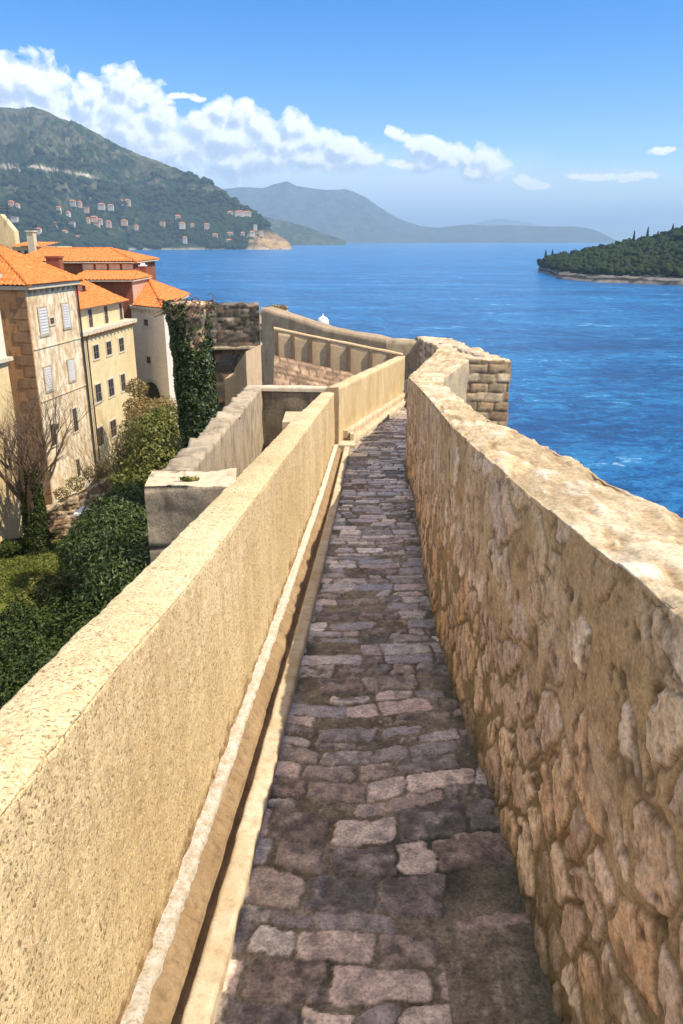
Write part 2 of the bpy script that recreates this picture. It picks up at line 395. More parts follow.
# ------------------------------------------------------------------ right (seaward) parapet of rubble stone
def build_right():
    ys = stations(-2.0, 14.0, .0065); ys[-1] = 14.0
    xi = ip(ys, Ry, Rx); 
    # plan normal of the wall
    ctr = np.stack([xi, ys], -1); tan = np.gradient(ctr, axis=0); tan /= np.linalg.norm(tan, axis=1)[:, None]
    nrm = np.stack([-tan[:, 1], tan[:, 0]], -1)         # towards the walk (left)
    # smooth the normals a bit round the bend
    zt = ip(ys, Ry, Rz); zb = pathz(ys)-.06; th = ip(ys, RTy, RT)
    s = np.concatenate([[0], np.cumsum(np.hypot(np.diff(xi), np.diff(ys)))])
    nf, nt, no = 165, 60, 26
    n = len(ys); m = nf+nt+no
    a = np.zeros((n, m)); b = np.zeros((n, m)); Nn = np.zeros((n, m)); Nz = np.zeros((n, m))
    hh = np.zeros((n, m)); w = np.zeros((n, m))
    tf = np.linspace(0, 1, nf)
    for j in range(nf):
        w[:, j] = 0; hh[:, j] = zb+(zt-zb)*tf[j]; Nn[:, j] = 1
    for j in range(nt):
        t = (j+.7)/(nt); w[:, nf+j] = th*t; hh[:, nf+j] = zt; Nz[:, nf+j] = 1
    for j in range(no):
        t = (j+.5)/no; w[:, nf+nt+j] = th; hh[:, nf+nt+j] = zt-t**1.4*4.; Nn[:, nf+nt+j] = -1
    # round corners
    for (jc) in (nf-1, nf+nt-1):
        for d in (-2, -1, 0, 1, 2):
            jj = jc+d
            if 0 <= jj < m:
                sgn = 1 if jc < nf else -1
                Nn[:, jj] = sgn*.7; Nz[:, jj] = .7
    S = np.repeat(s[:, None], m, 1)
    Hh = hh-pathz(ys)[:, None]
    q = Hh+np.where(np.arange(m) >= nf, w, 0)            # unrolled coordinate across the profile
    inner = (np.arange(m) < nf)[None, :]*np.ones((n, 1)); top = ((np.arange(m) >= nf) & (np.arange(m) < nf+nt))[None, :]*np.ones((n, 1))
    wxx = .09*fbm(S*5, q*5, 0, 101, 3); wyy = .09*fbm(S*5, q*5, 9, 103, 3)
    f1, f2, cid = worley((S+wxx)/.19, (q+wyy)/.165, 7, .95); e = f2-f1
    r2 = (cid*9.7) % 1; r3 = (cid*23.3) % 1
    hasst = sst(.36, .42, cid+.45*(1-sst(.55, 1.05, Hh))-.18)
    en = e+.14*fbm(S*14, q*14, 3, 105, 3)
    st = sst(.14, .18, en)*hasst*inner
    st = st*(.25+.75*sst(-.42, -.12, fbm(S*5.5, q*5.5, 4, 106, 5, .6)))*(1-.55*sst(.75, 1.1, Hh)*sst(-.3, .2, fbm(S*2, q*3, 6, 104, 3)))
    crag = fbm(S*20, q*14, cid*40, 107, 5, .6); rid = 1-np.abs(fbm(S*9, q*16, cid*21, 109, 4))*2.4
    c2_ = fbm(S*46, q*26, cid*17, 108, 4, .6)
    D = st*(.001+.002*r2+crag*.002*r3+c2_*.004*(.3+r3)+rid*.001)+inner*(1-st)*(.0035*fbm(S*14, q*14, 5, 111, 5, .6)-.003)
    fine = fbm(S*48, q*48, 2, 112, 3); D += inner*.004*fine*(.4+st)
    D += inner*.007*fbm(S*2.2, q*2.6, 1, 113, 3)
    holes = inner*sst(.32, .6, fbm(S*13, q*13, 4, 115, 3)*.8+.25*fbm(S*40, q*40, 5, 116, 2)); D -= holes*.012
    # top slabs
    g1, g2, gid = worley((S+.12*fbm(S*3, q*3, 0, 121, 3))/.42, (q+.08*fbm(S*6, q*6, 0, 123, 3))/.26, 17, .9); ge = g2-g1
    gr2 = (gid*7.7) % 1
    slab = sst(.02, .12, ge+.06*fbm(S*20, q*20, 0, 124, 3))
    lam = fbm(S*3.2+q*1.6, q*17-S*2.0, 6, 126, 5, .6)
    D += top*(slab*.010*gr2+.016*lam*.7+.010*fbm(S*11, q*11, 6, 125, 4)+.012*fbm(S*1.6, q*2, 8, 127, 2))
    edg = np.exp(-((q-(zt-pathz(ys))[:, None])/.045)**2)
    D += edg*(.022*fbm(S*7, q*2, 2, 129, 4, .6)-.006)
    out = 1-inner-top; D += out*(.05*fbm(S*3, q*3, 3, 131, 4))
    joint = inner*hasst*sst(.09, .02, np.abs(en-.13))*sst(-.3, .1, fbm(S*6, q*6, 1, 141, 3)); D -= joint*.007
    bx = xi[:, None]-nrm[:, 0][:, None]*w; by = ys[:, None]-nrm[:, 1][:, None]*w
    X = bx+nrm[:, 0][:, None]*Nn*D; Y = by+nrm[:, 1][:, None]*Nn*D; Z = hh+Nz*D
    # slight batter of the inner face: foot stands out
    X = X-inner*np.clip(.18-Hh, 0, 1)*.10
    # colour
    pal = 1.0*np.array([(.80, .56, .34), (.82, .60, .43), (.90, .72, .54), (.70, .44, .24), (.78, .56, .40), (.62, .45, .33), (.90, .68, .47), (.80, .54, .34)])
    cs = pal[(cid*len(pal)*3).astype(int) % len(pal)]*(.8+.35*r2[..., None])
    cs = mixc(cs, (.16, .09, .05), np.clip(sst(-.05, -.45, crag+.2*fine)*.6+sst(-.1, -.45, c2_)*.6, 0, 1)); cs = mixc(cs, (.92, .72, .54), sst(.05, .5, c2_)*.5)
    rust = sst(.35, .65, fbm(S*2.5, q*3, 2, 135, 3))*sst(.2, .5, crag+.2); cs = mixc(cs, (.42, .17, .06), rust*.6)
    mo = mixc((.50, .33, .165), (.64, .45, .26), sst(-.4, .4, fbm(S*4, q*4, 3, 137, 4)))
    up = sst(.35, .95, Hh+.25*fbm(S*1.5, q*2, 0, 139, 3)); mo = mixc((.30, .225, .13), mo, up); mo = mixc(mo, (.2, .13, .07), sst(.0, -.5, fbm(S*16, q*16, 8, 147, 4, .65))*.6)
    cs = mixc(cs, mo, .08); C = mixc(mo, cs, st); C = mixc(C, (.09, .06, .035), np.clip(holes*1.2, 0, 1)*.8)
    C = mixc(C, (.12, .075, .04), joint*.6)
    tc = mixc((.56, .42, .25), (.72, .58, .39), sst(-.35, .35, fbm(S*2, q*3, 2, 143, 4))); tc = tc*(.82+.3*gr2[..., None])
    tc = mixc(tc, (.82, .74, .60), sst(.15, .5, lam)*.6)
    tc = mixc(tc, (.36, .24, .12), np.clip((1-slab)*.4+sst(.0, -.4, lam)*.65, 0, 1))
    C = mixc(C, tc, top); C = mixc(C, (.50, .38, .24), out)
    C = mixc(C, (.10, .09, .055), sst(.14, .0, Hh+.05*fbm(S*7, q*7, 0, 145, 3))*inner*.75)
    C = np.clip(C, 0.01, .9)
    P = np.stack([X, Y, Z], -1)
    t = empty('parapet_wall', (.9, 3, -2), 'long rough rubble stone parapet with broad weathered top on the seaward right side', 'wall')
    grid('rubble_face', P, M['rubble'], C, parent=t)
    # end cap
    mb = MB(); prof = P[-1]; mb.v = [tuple(p) for p in prof]; mb.f = [tuple(range(len(prof)))]; mb.mi = [0]
    mb.build('wall_end', M['greystone'], t)
build_right()

# ------------------------------------------------------------------ left parapet with gutter and kerb
def sweep(name, ys, xfun, prof_fn, mat, parent=None, disp=.003, seed=0, cols=None, loc=None, dfreq=16, caps=True):
    """prof_fn(y)-> list of (dx,z) ; makes a swept ribbon with noise"""
    pr = np.array([prof_fn(y) for y in ys]); n, m = pr.shape[:2]
    X = xfun(ys)[:, None]+pr[..., 0]; Y = np.repeat(ys[:, None], m, 1); Z = pr[..., 1]
    X = X+disp*fbm(X*dfreq, Y*dfreq, Z*dfreq, seed, 4); Z = Z+disp*fbm(X*dfreq, Y*dfreq, Z*dfreq, seed+5, 4)
    o = grid(name, np.stack([X, Y, Z], -1), mat, cols, parent=parent, loc=loc)
    return o
def refine(pts, step, n=5):
    out = []
    for (a, b) in zip(pts[:-1], pts[1:]):
        out += [(a[0]+(b[0]-a[0])*i/n, a[1]+(b[1]-a[1])*i/n) for i in range(n)]
    return out+[pts[-1]]
def build_left():
    ys = stations(-2.5, 10.62, .010); ys[-1] = 10.62
    t = empty('parapet_wall', (-.6, 3, -2), 'smooth sandy rendered parapet wall with a flat coping on the left of the path', 'wall')
    # wall body: outer bottom -> outer top -> top -> inner top -> foot
    ns = [18, 26, 95]
    P = []; foot = []
    s1 = np.linspace(0, 1, ns[0], endpoint=False); s2 = np.linspace(0, 1, ns[1], endpoint=False); s3 = np.linspace(0, 1, ns[2])
    xi = wl_x(ys); zt = ip(ys, Ly, Lz); th = ip(ys, Ly, LT); zf = pathz(ys)+.075
    cols = []
    for a in s1: P.append(np.stack([xi-th, ys, zt-4*(1-a)**2], -1)); cols.append(0*ys)
    for a in s2: P.append(np.stack([xi-th*(1-a), ys, zt+.012*np.sin(a*math.pi)], -1)); cols.append(0*ys)
    for a in s3:
        z = zt-(zt-zf+.03)*a; P.append(np.stack([xi+0*ys-.012*(1-a), ys, z], -1))
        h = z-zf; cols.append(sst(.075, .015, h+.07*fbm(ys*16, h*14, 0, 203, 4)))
    P = np.stack(P, 1); foot = np.stack(cols, 1)
    d = .0035*fbm(P[..., 1]*45, P[..., 0]*45, P[..., 2]*45, 205, 3)+.006*fbm(P[..., 1]*5, P[..., 0]*5, P[..., 2]*5, 207, 3)
    j0, j1 = ns[0], ns[0]+ns[1]
    P[:, :j0, 0] -= d[:, :j0]; P[:, j0:j1, 2] += d[:, j0:j1]; P[:, j1:, 0] += d[:, j1:]
    for jc, sx in ((j0, -1), (j1, 1)):       # worn arrises
        w = .012*np.clip(fbm(ys*12, 0*ys, 0, 209+jc, 4)+.25, 0, 1)
        P[:, jc, 2] -= w+.003; P[:, jc, 0] -= sx*(w+.003)
        P[:, jc-1, 2] -= w*.5*(1 if sx > 0 else .3); P[:, jc+1, 0] -= sx*w*.4
    # decayed strip at the foot is recessed
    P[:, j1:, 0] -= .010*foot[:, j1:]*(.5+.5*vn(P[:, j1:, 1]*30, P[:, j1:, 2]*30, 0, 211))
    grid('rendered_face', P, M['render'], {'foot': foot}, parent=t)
    e = MB(); e.v = [tuple(p) for p in P[-1]]; e.f = [tuple(range(len(e.v)))]; e.mi = [0]; e.build('wall_end', M['concrete'], t)
    # lime ledge at the foot
    ph = lambda y: float(pathz(y))
    jag = lambda y: .011*float(fbm(np.array(y*34.), np.array(0.), 0, 213, 5, .7))
    sweep('ledge', ys, wl_x, lambda y: refine([(-.03, ph(y)+.078), (.030+jag(y), ph(y)+.076), (.036+jag(y)*.7, ph(y)+.066), (.040, ph(y)+.05)], .012), M['lime'], t, .004, 215, None, None, 30)
    sweep('ledge_slope', ys, wl_x, lambda y: refine([(.034, ph(y)+.060), (.055, ph(y)+.035), (.085, ph(y)+.004)], .010), M['gutter'], t, .006, 217, None, None, 22)
    g = sweep('gutter', ys, wl_x, lambda y: refine([(.080, ph(y)+.006), (.10, ph(y)-.035), (.150, ph(y)-.035)], .012), M['gutter'], None, .005, 219, None, (-.4, 3, -2), 20)
    tag(g, 'narrow dark drainage gutter running between the left parapet foot and the pale kerb', 'gutter')
    k = sweep('kerb', ys, wl_x, lambda y: refine([(.130, ph(y)-.05), (.132, ph(y)+.042), (.138, ph(y)+.048), (.196, ph(y)+.046), (.203, ph(y)+.038), (.206, ph(y)-.04)], .010), M['kerbstone'], None, .005, 221, None, (-.4, 3, -2), 14)
    tag(k, 'long thin pale stone kerb edging the cobbled path beside the gutter', 'kerb')
build_left()

def slabgrid(name, a, b, z0a, z0b, zta, ztb, thick, mat, parent, disp=.006, step=.05, side=1, top_disp=None, colfn=None, thick_b=None, fr=8, seed=0, batter=0.):
    """free standing wall from plan point a to b; front face lies on the line a-b, body goes to the left of it (side=1)"""
    a = np.array(a, float); b = np.array(b, float); Ln = np.linalg.norm(b-a); d = (b-a)/Ln; nn = np.array([-d[1], d[0]])*side
    ns = max(2, int(Ln/step)); s = np.linspace(0, 1, ns+1)
    tb = thick if thick_b is None else thick_b
    rows = []; kinds = []
    H = max(zta-z0a, ztb-z0b); nf = max(2, int(H/step)); nt = max(3, int(thick/step)+2)
    zt = zta+(ztb-zta)*s; z0 = z0a+(z0b-z0a)*s; th = thick+(tb-thick)*s
    for j in range(nf+1): rows.append((0*s-batter*(1-j/nf), z0+(zt-z0)*j/nf)); kinds.append(0)
    for j in range(1, nt): rows.append((th*j/nt, zt)); kinds.append(1)
    for j in range(nf+1): rows.append((th, zt-(zt-z0)*j/nf)); kinds.append(2)
    W = np.stack([r[0] for r in rows], 1); Z = np.stack([r[1] for r in rows], 1)
    X = a[0]+d[0]*Ln*s[:, None]+nn[0]*W; Y = a[1]+d[1]*Ln*s[:, None]+nn[1]*W
    kd = np.array(kinds)[None, :]*np.ones((ns+1, 1)); S = s[:, None]*Ln*np.ones_like(X); q = Z+W
    dd = disp*fbm(S*fr, q*fr, seed, 300+seed, 4)*2
    td = (top_disp if top_disp else disp)*fbm(S*fr, q*fr, 3+seed, 320+seed, 4)*2
    X = X-nn[0]*dd*np.where(kd == 2, -1, 1)*(kd != 1); Y = Y-nn[1]*dd*np.where(kd == 2, -1, 1)*(kd != 1)
    near_top = np.clip(1-np.abs(Z-zt[:, None])/.02, 0, 1); Z = Z+td*near_top
    cols = colfn(S, q, kd, Z, W) if colfn else None
    if cols is not None and isinstance(cols, tuple):
        cols, ex = cols; X = X-nn[0]*ex*(kd == 0); Y = Y-nn[1]*ex*(kd == 0)
    o = grid(name, np.stack([X, Y, Z], -1), mat, cols, parent=parent)
    return o, np.stack([X, Y, Z], -1)
def endcaps(name, P, mat, parent):
    for k in (0, -1): MB().add([tuple(p) for p in P[k]], [tuple(range(P.shape[1]))]).build(name, mat, parent)
def masonry(bl=.45, bh=.22, pal=None, mortar=(.12, .09, .06), seed=0, depth=.02, wob=.02, dirt=.0, topc=(.6, .48, .32)):
    pal = np.array(pal or [(.50, .37, .22), (.44, .32, .19), (.56, .43, .27), (.40, .30, .19)])
    def fn(S, q, kd, Z, W):
        s2 = S+wob*fbm(S*4, q*4, 0, 400+seed, 3); z2 = Z+wob*fbm(S*4, q*4, 7, 402+seed, 3)
        z2 = np.where(kd == 1, W*1.0, z2)
        row = np.floor(z2/bh); off = _h(row.astype(np.int64), row.astype(np.int64)*0+3, row.astype(np.int64)*0, seed)*bl
        wv = bl*(.75+.5*_h(row.astype(np.int64), row.astype(np.int64)*0+8, row.astype(np.int64)*0, seed))
        cc = np.floor((s2+off)/wv); fx = (s2+off)/wv-cc; fz = z2/bh-row
        e = np.minimum(np.minimum(fx, 1-fx)*wv, np.minimum(fz, 1-fz)*bh)+.01*fbm(S*12, q*12, 3, 404+seed, 3)
        st = sst(.004, .022, e); r = _h(cc.astype(np.int64), row.astype(np.int64), 0*row.astype(np.int64), seed+3)
        c = pal[(r*len(pal)*2).astype(int) % len(pal)]*(.75+.5*((r*17.3) % 1))[..., None]
        c = mixc(mortar, c, st)
        if dirt: c = mixc(c, (.07, .055, .04), dirt*sst(-.1, .35, fbm(S*1.2, q*1.2, 5, 406+seed, 4)))
        c = mixc(c, np.asarray(topc)*np.ones(3), (kd == 1)*.8)
        return np.clip(c, .01, .9), st*depth*(.4+.6*((r*5.1) % 1))
    return fn

# second parapet on the left, the pit walls, the battered masonry behind
def build_far_walls():
    T = empty('parapet_wall', (.7, 14, -3), 'pale rendered parapet wall turning right beyond the first one, with a stepped plinth', 'wall')
    o, P = slabgrid('rendered_face', W2[0], W2[1], -3.4, -4.2, -1.965, -2.50, .17, M['render'], T, .004, .06, 1, .008, fr=5, seed=2); endcaps('wall_end', P, M['concrete'], T)
    # stepped plinth at its foot, walk side
    a = np.array(W2[0])+(.03, .32); b = np.array(W2[1]); d = (b-a)/np.linalg.norm(b-a); n = np.array([d[1], -d[0]])
    for w, h, nm in ((.20, .085, 'lower_step'), (.10, .20, 'upper_step')):
        a2 = a+n*w; b2 = b+n*w
        o, P = slabgrid(nm, a2, b2, float(pathz(a2[1]))-.1, float(pathz(b2[1]))-.1, float(pathz(a2[1]))+h, float(pathz(b2[1]))+h, w-.01, M['kerbstone'], T, .008, .05, 1, .01, fr=7, seed=5); endcaps('step_end', P, M['kerbstone'], T)
    # drain block where both parapets meet
    t = empty('drain_block', (.02, 10.95, float(pathz(10.9))), 'small hollow stone drain block where the two left parapets meet', 'drain block')
    z = float(pathz(10.9)); mb = MB()
    mb.box((-.06, 10.78, z-.05), (.20, 11.06, z+.05)); mb.box((-.06, 11.061, z-.05), (-.01, 11.25, z+.16)); mb.box((.13, 11.061, z-.05), (.18, 11.25, z+.15)); mb.box((-.01, 11.2, z-.05), (.13, 11.26, z+.14))
    mb.build('block_body', M['kerbstone'], t); MB().box((-.008, 11.063, z+.01), (.128, 11.198, z+.03)).build('drain_hole', M['darkgap'], t)  # dark sheet laid inside the hollow of the block
    # third wall: thin wall with piers, facing the pit side
    A, B = (1.42, 17.95), (-1.54, 17.9); zA, zB = -2.52, -1.92
    T = empty('pier_wall', (-.3, 20.5, -3.5), 'tan rendered wall with narrow dark piers above the sloping brick glacis', 'wall')
    o, P = slabgrid('wall_face', B, A, -6.5, -6.5, zB, zA, .14, M['warmrender'], T, .004, .12, 1, .01, fr=3, seed=7); endcaps('wall_end', P, M['concrete'], T)
    mb = MB(); a = np.array(A); b = np.array(B); L = np.linalg.norm(b-a); d = (a-b)/L; n = np.array([d[1], -d[0]])
    o, P = slabgrid('coping', tuple(b+n*.02), tuple(a+n*.02), zB+.002, zA+.002, zB+.04, zA+.04, .16, M['concrete'], T, .004, .12, 1, .01, fr=3, seed=8); endcaps('coping_end', P, M['trim'], T)
    for s in (.03, .40, .80, 1.22, 1.68, 2.18, 2.62):
        p0 = b+d*s; p1 = b+d*(s+.07); q0 = p0+n*.07; q1 = p1+n*.07
        MB().prism([tuple(q0), tuple(q1), tuple(p1), tuple(p0)], -6.4, zB+(zA-zB)*s/L-.02).build('pier', M['pierstone'], T)
    # battered masonry slope below the piers
    g = empty('glacis', (-1, 20, -4.5), 'sloping brick glacis below the pier wall', 'brick slope')
    ns, nr = 90, 60; S, Q = np.meshgrid(np.linspace(0, L, ns), np.linspace(0, 2.9, nr), indexing='ij')
    zt = -2.47-.68*S/L
    off = .17+Q*.72
    X = b[0]+d[0]*S+n[0]*off; Y = b[1]+d[1]*S+n[1]*off; Z = zt-Q*1.0
    fn = masonry(.20, .085, [(.42, .28, .18), (.34, .225, .15), (.48, .32, .21)], (.17, .11, .07), 9, .02, .02)
    C, ex = fn(S, Q, 0*S, Q, 0*S); Z = Z+ex
    grid('brick_face', np.stack([X, Y, Z], -1), M['farstone'], C, parent=g)
    # fourth wall: outer curtain of smooth tan render, runs back left to the old tower
    T = empty('curtain_wall', (0, 25, -4), 'tall smooth tan curtain wall closing the bastion in front of the sea', 'wall')
    pts = [(-2.28, 22.5, -1.80), (-.52, 21.6, -2.26), (1.2, 20.9, -2.52), (2.62, 20.9, -2.56)]
    for k in range(3):
        (x0, y0, z0), (x1, y1, z1) = pts[k], pts[k+1]
        o, P = slabgrid('wall_face', (x0, y0), (x1, y1), -7.5, -7.5, z0, z1, .55, M['curtain'] if k < 2 else M['greystone'], T, .006, .12, 1, .02, fr=2, seed=20+k)
        if k == 0: endcaps('wall_end', P, M['concrete'], T)
    # brick bastion end beside the sea
    T = empty('bastion_block', (2.6, 15, -4), 'square bastion corner of pale coursed stone blocks rising from the sea side', 'bastion')
    fn = masonry(.34, .17, [(.54, .41, .25), (.48, .35, .21), (.60, .47, .30), (.45, .31, .18)], (.16, .11, .07), 31, .03, .015)
    o, P = slabgrid('front_face', (1.95, 13.62), (2.97, 13.62), -9, -9, -1.93, -2.0, .25, M['farstone'], T, .006, .03, 1, .015, fn, fr=6, seed=31)
    o, P = slabgrid('side_face', (2.975, 13.64), (2.78, 21.6), -9, -9, -2.0, -2.52, .75, M['farstone'], T, .008, .06, 1, .04, fn, fr=5, seed=32); endcaps('side_end', P, M['greystone'], T)
    o, P = slabgrid('upstand', (2.60, 13.9), (2.45, 20.9), -4, -4, -1.97, -2.50, .12, M['greystone'], T, .02, .08, 1, .03, fr=4, seed=33)
    # pit walls left of the first parapet
    T = empty('pit_wall', (-1.1, 7, -2.5), 'weathered grey stone wall with crumbling top enclosing the narrow pit', 'wall')
    o, P = slabgrid('wall_face', (-1.15, 11.05), (-.87, 4.2), -4.6, -4.2, -2.0, -1.25, .22, M['greystone'], T, .006, .035, -1, .03, fr=5, seed=41, thick_b=.17)
    M['pitlit'] = M['greystone']
    T = empty('pit_end_wall', (-.7, 11.1, -2.6), 'thin dark wall with pale capping across the far end of the pit', 'wall')
    o, P = slabgrid('wall_face', (-1.33, 11.06), (-.10, 10.92), -4.8, -4.8, -2.05, -2.05, .12, M['pitstone'], T, .006, .05, 1, .01, fr=5, seed=43)
    o, P = slabgrid('capping', (-1.36, 11.04), (-.06, 10.90), -2.048, -2.048, -1.985, -1.985, .16, M['trim'], T, .004, .04, 1, .008, fr=5, seed=44); endcaps('capping_end', P, M['trim'], T)
    t = MB().box((-.80, 10.2, -3.6), (-.52, 10.9, -2.32)).build('stone_ledge', M['kerbstone'], None, (-.66, 10.5, -3.6)); tag(t, 'small pale stone ledge standing in the dark end of the pit', 'ledge')
    # near block crossing from the parapet to the pit wall
    T = empty('stone_block', (-.8, 4, -2.2), 'big cracked grey stone block jutting left from the first parapet', 'stone block')
    def blockc(S, q, kd, Z, W):
        e = np.abs(((Z+1.22+.02*fbm(S*5, q*3, 0, 51, 3)) % .34)-.17); jt = sst(.012, .0, .17-e)
        c = mixc((.40, .32, .225), (.25, .20, .145), sst(-.3, .4, fbm(S*3, q*3, 1, 53, 4)))
        c = mixc(c, (.09, .07, .055), np.clip(jt*.9+sst(.25, .6, fbm(S*6, q*6, 2, 55, 4))*.6, 0, 1))
        tc = mixc((.66, .53, .36), (.50, .38, .24), sst(-.3, .4, fbm(S*4, W*5, 2, 57, 4)))
        crack = sst(.03, .0, np.abs(fbm(S*3, W*4, 4, 59, 4))); tc = mixc(tc, (.12, .09, .06), crack*.8)
        cr2 = sst(.035, .0, np.abs(fbm(S*2.2, q*1.4, 9, 63, 4)))*sst(-.2, .2, fbm(S*3, q*3, 5, 64, 2)); c = mixc(c, (.07, .055, .04), cr2*.85); c = mixc(c, (.16, .125, .09), sst(.0, .5, fbm(S*1.6, q*1.2, 12, 65, 4))*.6)
        c = mixc(c, tc, kd == 1)
        return np.clip(c, .01, .9), -.025*jt+.012*fbm(S*7, q*7, 0, 61, 4)
    o, P = slabgrid('block_face', (-1.03, 3.83), (-.56, 3.88), -4.4, -4.4, -1.218, -1.225, .33, M['rubble'], T, .01, .018, 1, .012, blockc, fr=6, seed=45); endcaps('block_end', P, M['greystone'], T)
    pt = leaves_obj('moss_tuft', [(-.82, 3.98, -1.215, .05, .022, .008)], 200, .010, M['leafmid']); tag(pt, 'small green moss tuft growing on top of the grey stone block', 'moss')

def leaf_mesh(name, pts, nor, size, mat, parent=None, loc=None, asp=.55):
    n = len(pts); pts = np.asarray(pts); nor = np.asarray(nor)+rng.normal(0, .55, (n, 3))
    nor /= np.linalg.norm(nor, axis=1)[:, None]
    a = np.cross(nor, rng.normal(0, 1, (n, 3))); a /= np.linalg.norm(a, axis=1)[:, None]; b = np.cross(nor, a)
    sz = (size*rng.uniform(.6, 1.35, n))[:, None]
    v = np.stack([pts-a*sz, pts-b*sz*asp+nor*sz*.18, pts+a*sz, pts+b*sz*asp+nor*sz*.18], 1).reshape(-1, 3)
    me = bpy.data.meshes.new(name); me.vertices.add(n*4); me.vertices.foreach_set('co', v.reshape(-1).astype(np.float32))
    me.loops.add(n*4); me.loops.foreach_set('vertex_index', np.arange(n*4, dtype=np.int32))
    me.polygons.add(n); me.polygons.foreach_set('loop_start', (np.arange(n)*4).astype(np.int32)); me.update(calc_edges=True)
    me.materials.append(mat); return link(name, me, parent, loc)
def leaves_obj(name, blobs, n, size, mat, parent=None, loc=None, shell=.45, asp=.55):
    w = np.array([b[3]*b[4]+b[3]*b[5]+b[4]*b[5] for b in blobs]); w = w/w.sum(); P = []; N = []
    for b, k in zip(blobs, (w*n).astype(int)+1):
        d = rng.normal(0, 1, (k, 3)); d /= np.linalg.norm(d, axis=1)[:, None]
        lump = 1+.28*fbm(d[:, 0]*2.2+b[0], d[:, 1]*2.2+b[1], d[:, 2]*2.2, 77, 3)
        r = (1-shell*rng.random(k)**1.6)*lump
        P.append(np.array(b[:3])+d*r[:, None]*np.array(b[3:6])); N.append(d)
    P = np.concatenate(P); N = np.concatenate(N)
    if loc is None and parent is None: loc = tuple(P.mean(0)*(1, 1, 0)+(0, 0, P[:, 2].min()))
    return leaf_mesh(name, P, N, size, mat, parent, loc, asp)
build_far_walls()

# ------------------------------------------------------------------ rampart mass below the walk
def build_mass():
    t = MB()
    def quad(x0a, x1a, ya, x0b, x1b, yb, zt, zb=-31): t.prism([(x0a, ya), (x1a, ya), (x1b, yb), (x0b, yb)], zb, zt)
    ys = [-4, -1, 1.4, 3.8, 7.2, 10.6]
    for a, b in zip(ys[:-1], ys[1:]):
        la, lb = ip(a, Ly, Lx)-ip(a, Ly, LT)+.01, ip(b, Ly, Lx)-ip(b, Ly, LT)+.01
        ra, rb = ip(a, Ry, Rx)+ip(a, RTy, RT)-.03, ip(b, Ry, Rx)+ip(b, RTy, RT)-.03
        t.prism([(la, a), (ra, a), (rb, b), (lb, b)], -31, [float(pathz(a))-.12, float(pathz(a))-.12, float(pathz(b))-.12, float(pathz(b))-.12])
    t.prism([(-1.03, 3.85), (-.62, 3.85), (-.28, 10.6), (-.02, 11.0), (-1.33, 11.1)], -31, [-4.2, -4.2, -4.5, -4.5, -4.5])
    t.prism([(-.28, 10.6), (1.2, 10.6), (2.0, 14), (2.9, 14), (2.75, 21.4), (1.2, 21.4), (1.45, 17.75), (-.04, 10.85)], -31, [-2.95, -2.95, -3.3, -3.3, -3.7, -3.7, -3.68, -2.96])
    t.prism([(1.3, 18.1), (1.2, 20.8), (-2.2, 22.4), (-1.5, 18.1)], -31, -4.5); t.prism([(-1.5, 17.86), (-1.5, 16.0), (1.35, 16.0), (1.35, 17.86)], -31, [-2.75, -5.1, -5.8, -3.4])
    o = t.build('rampart', M['farwall_big'], None, (0, 5, -31)); tag(o, 'massive stone rampart of the old town wall carrying the cobbled path', 'rampart')
M['farwall_big'] = plaster('rampart masonry', (.40, .31, .2), (.3, .23, .15), .5, (.12, .09, .06), .8, .05, .9, .6)
build_mass()

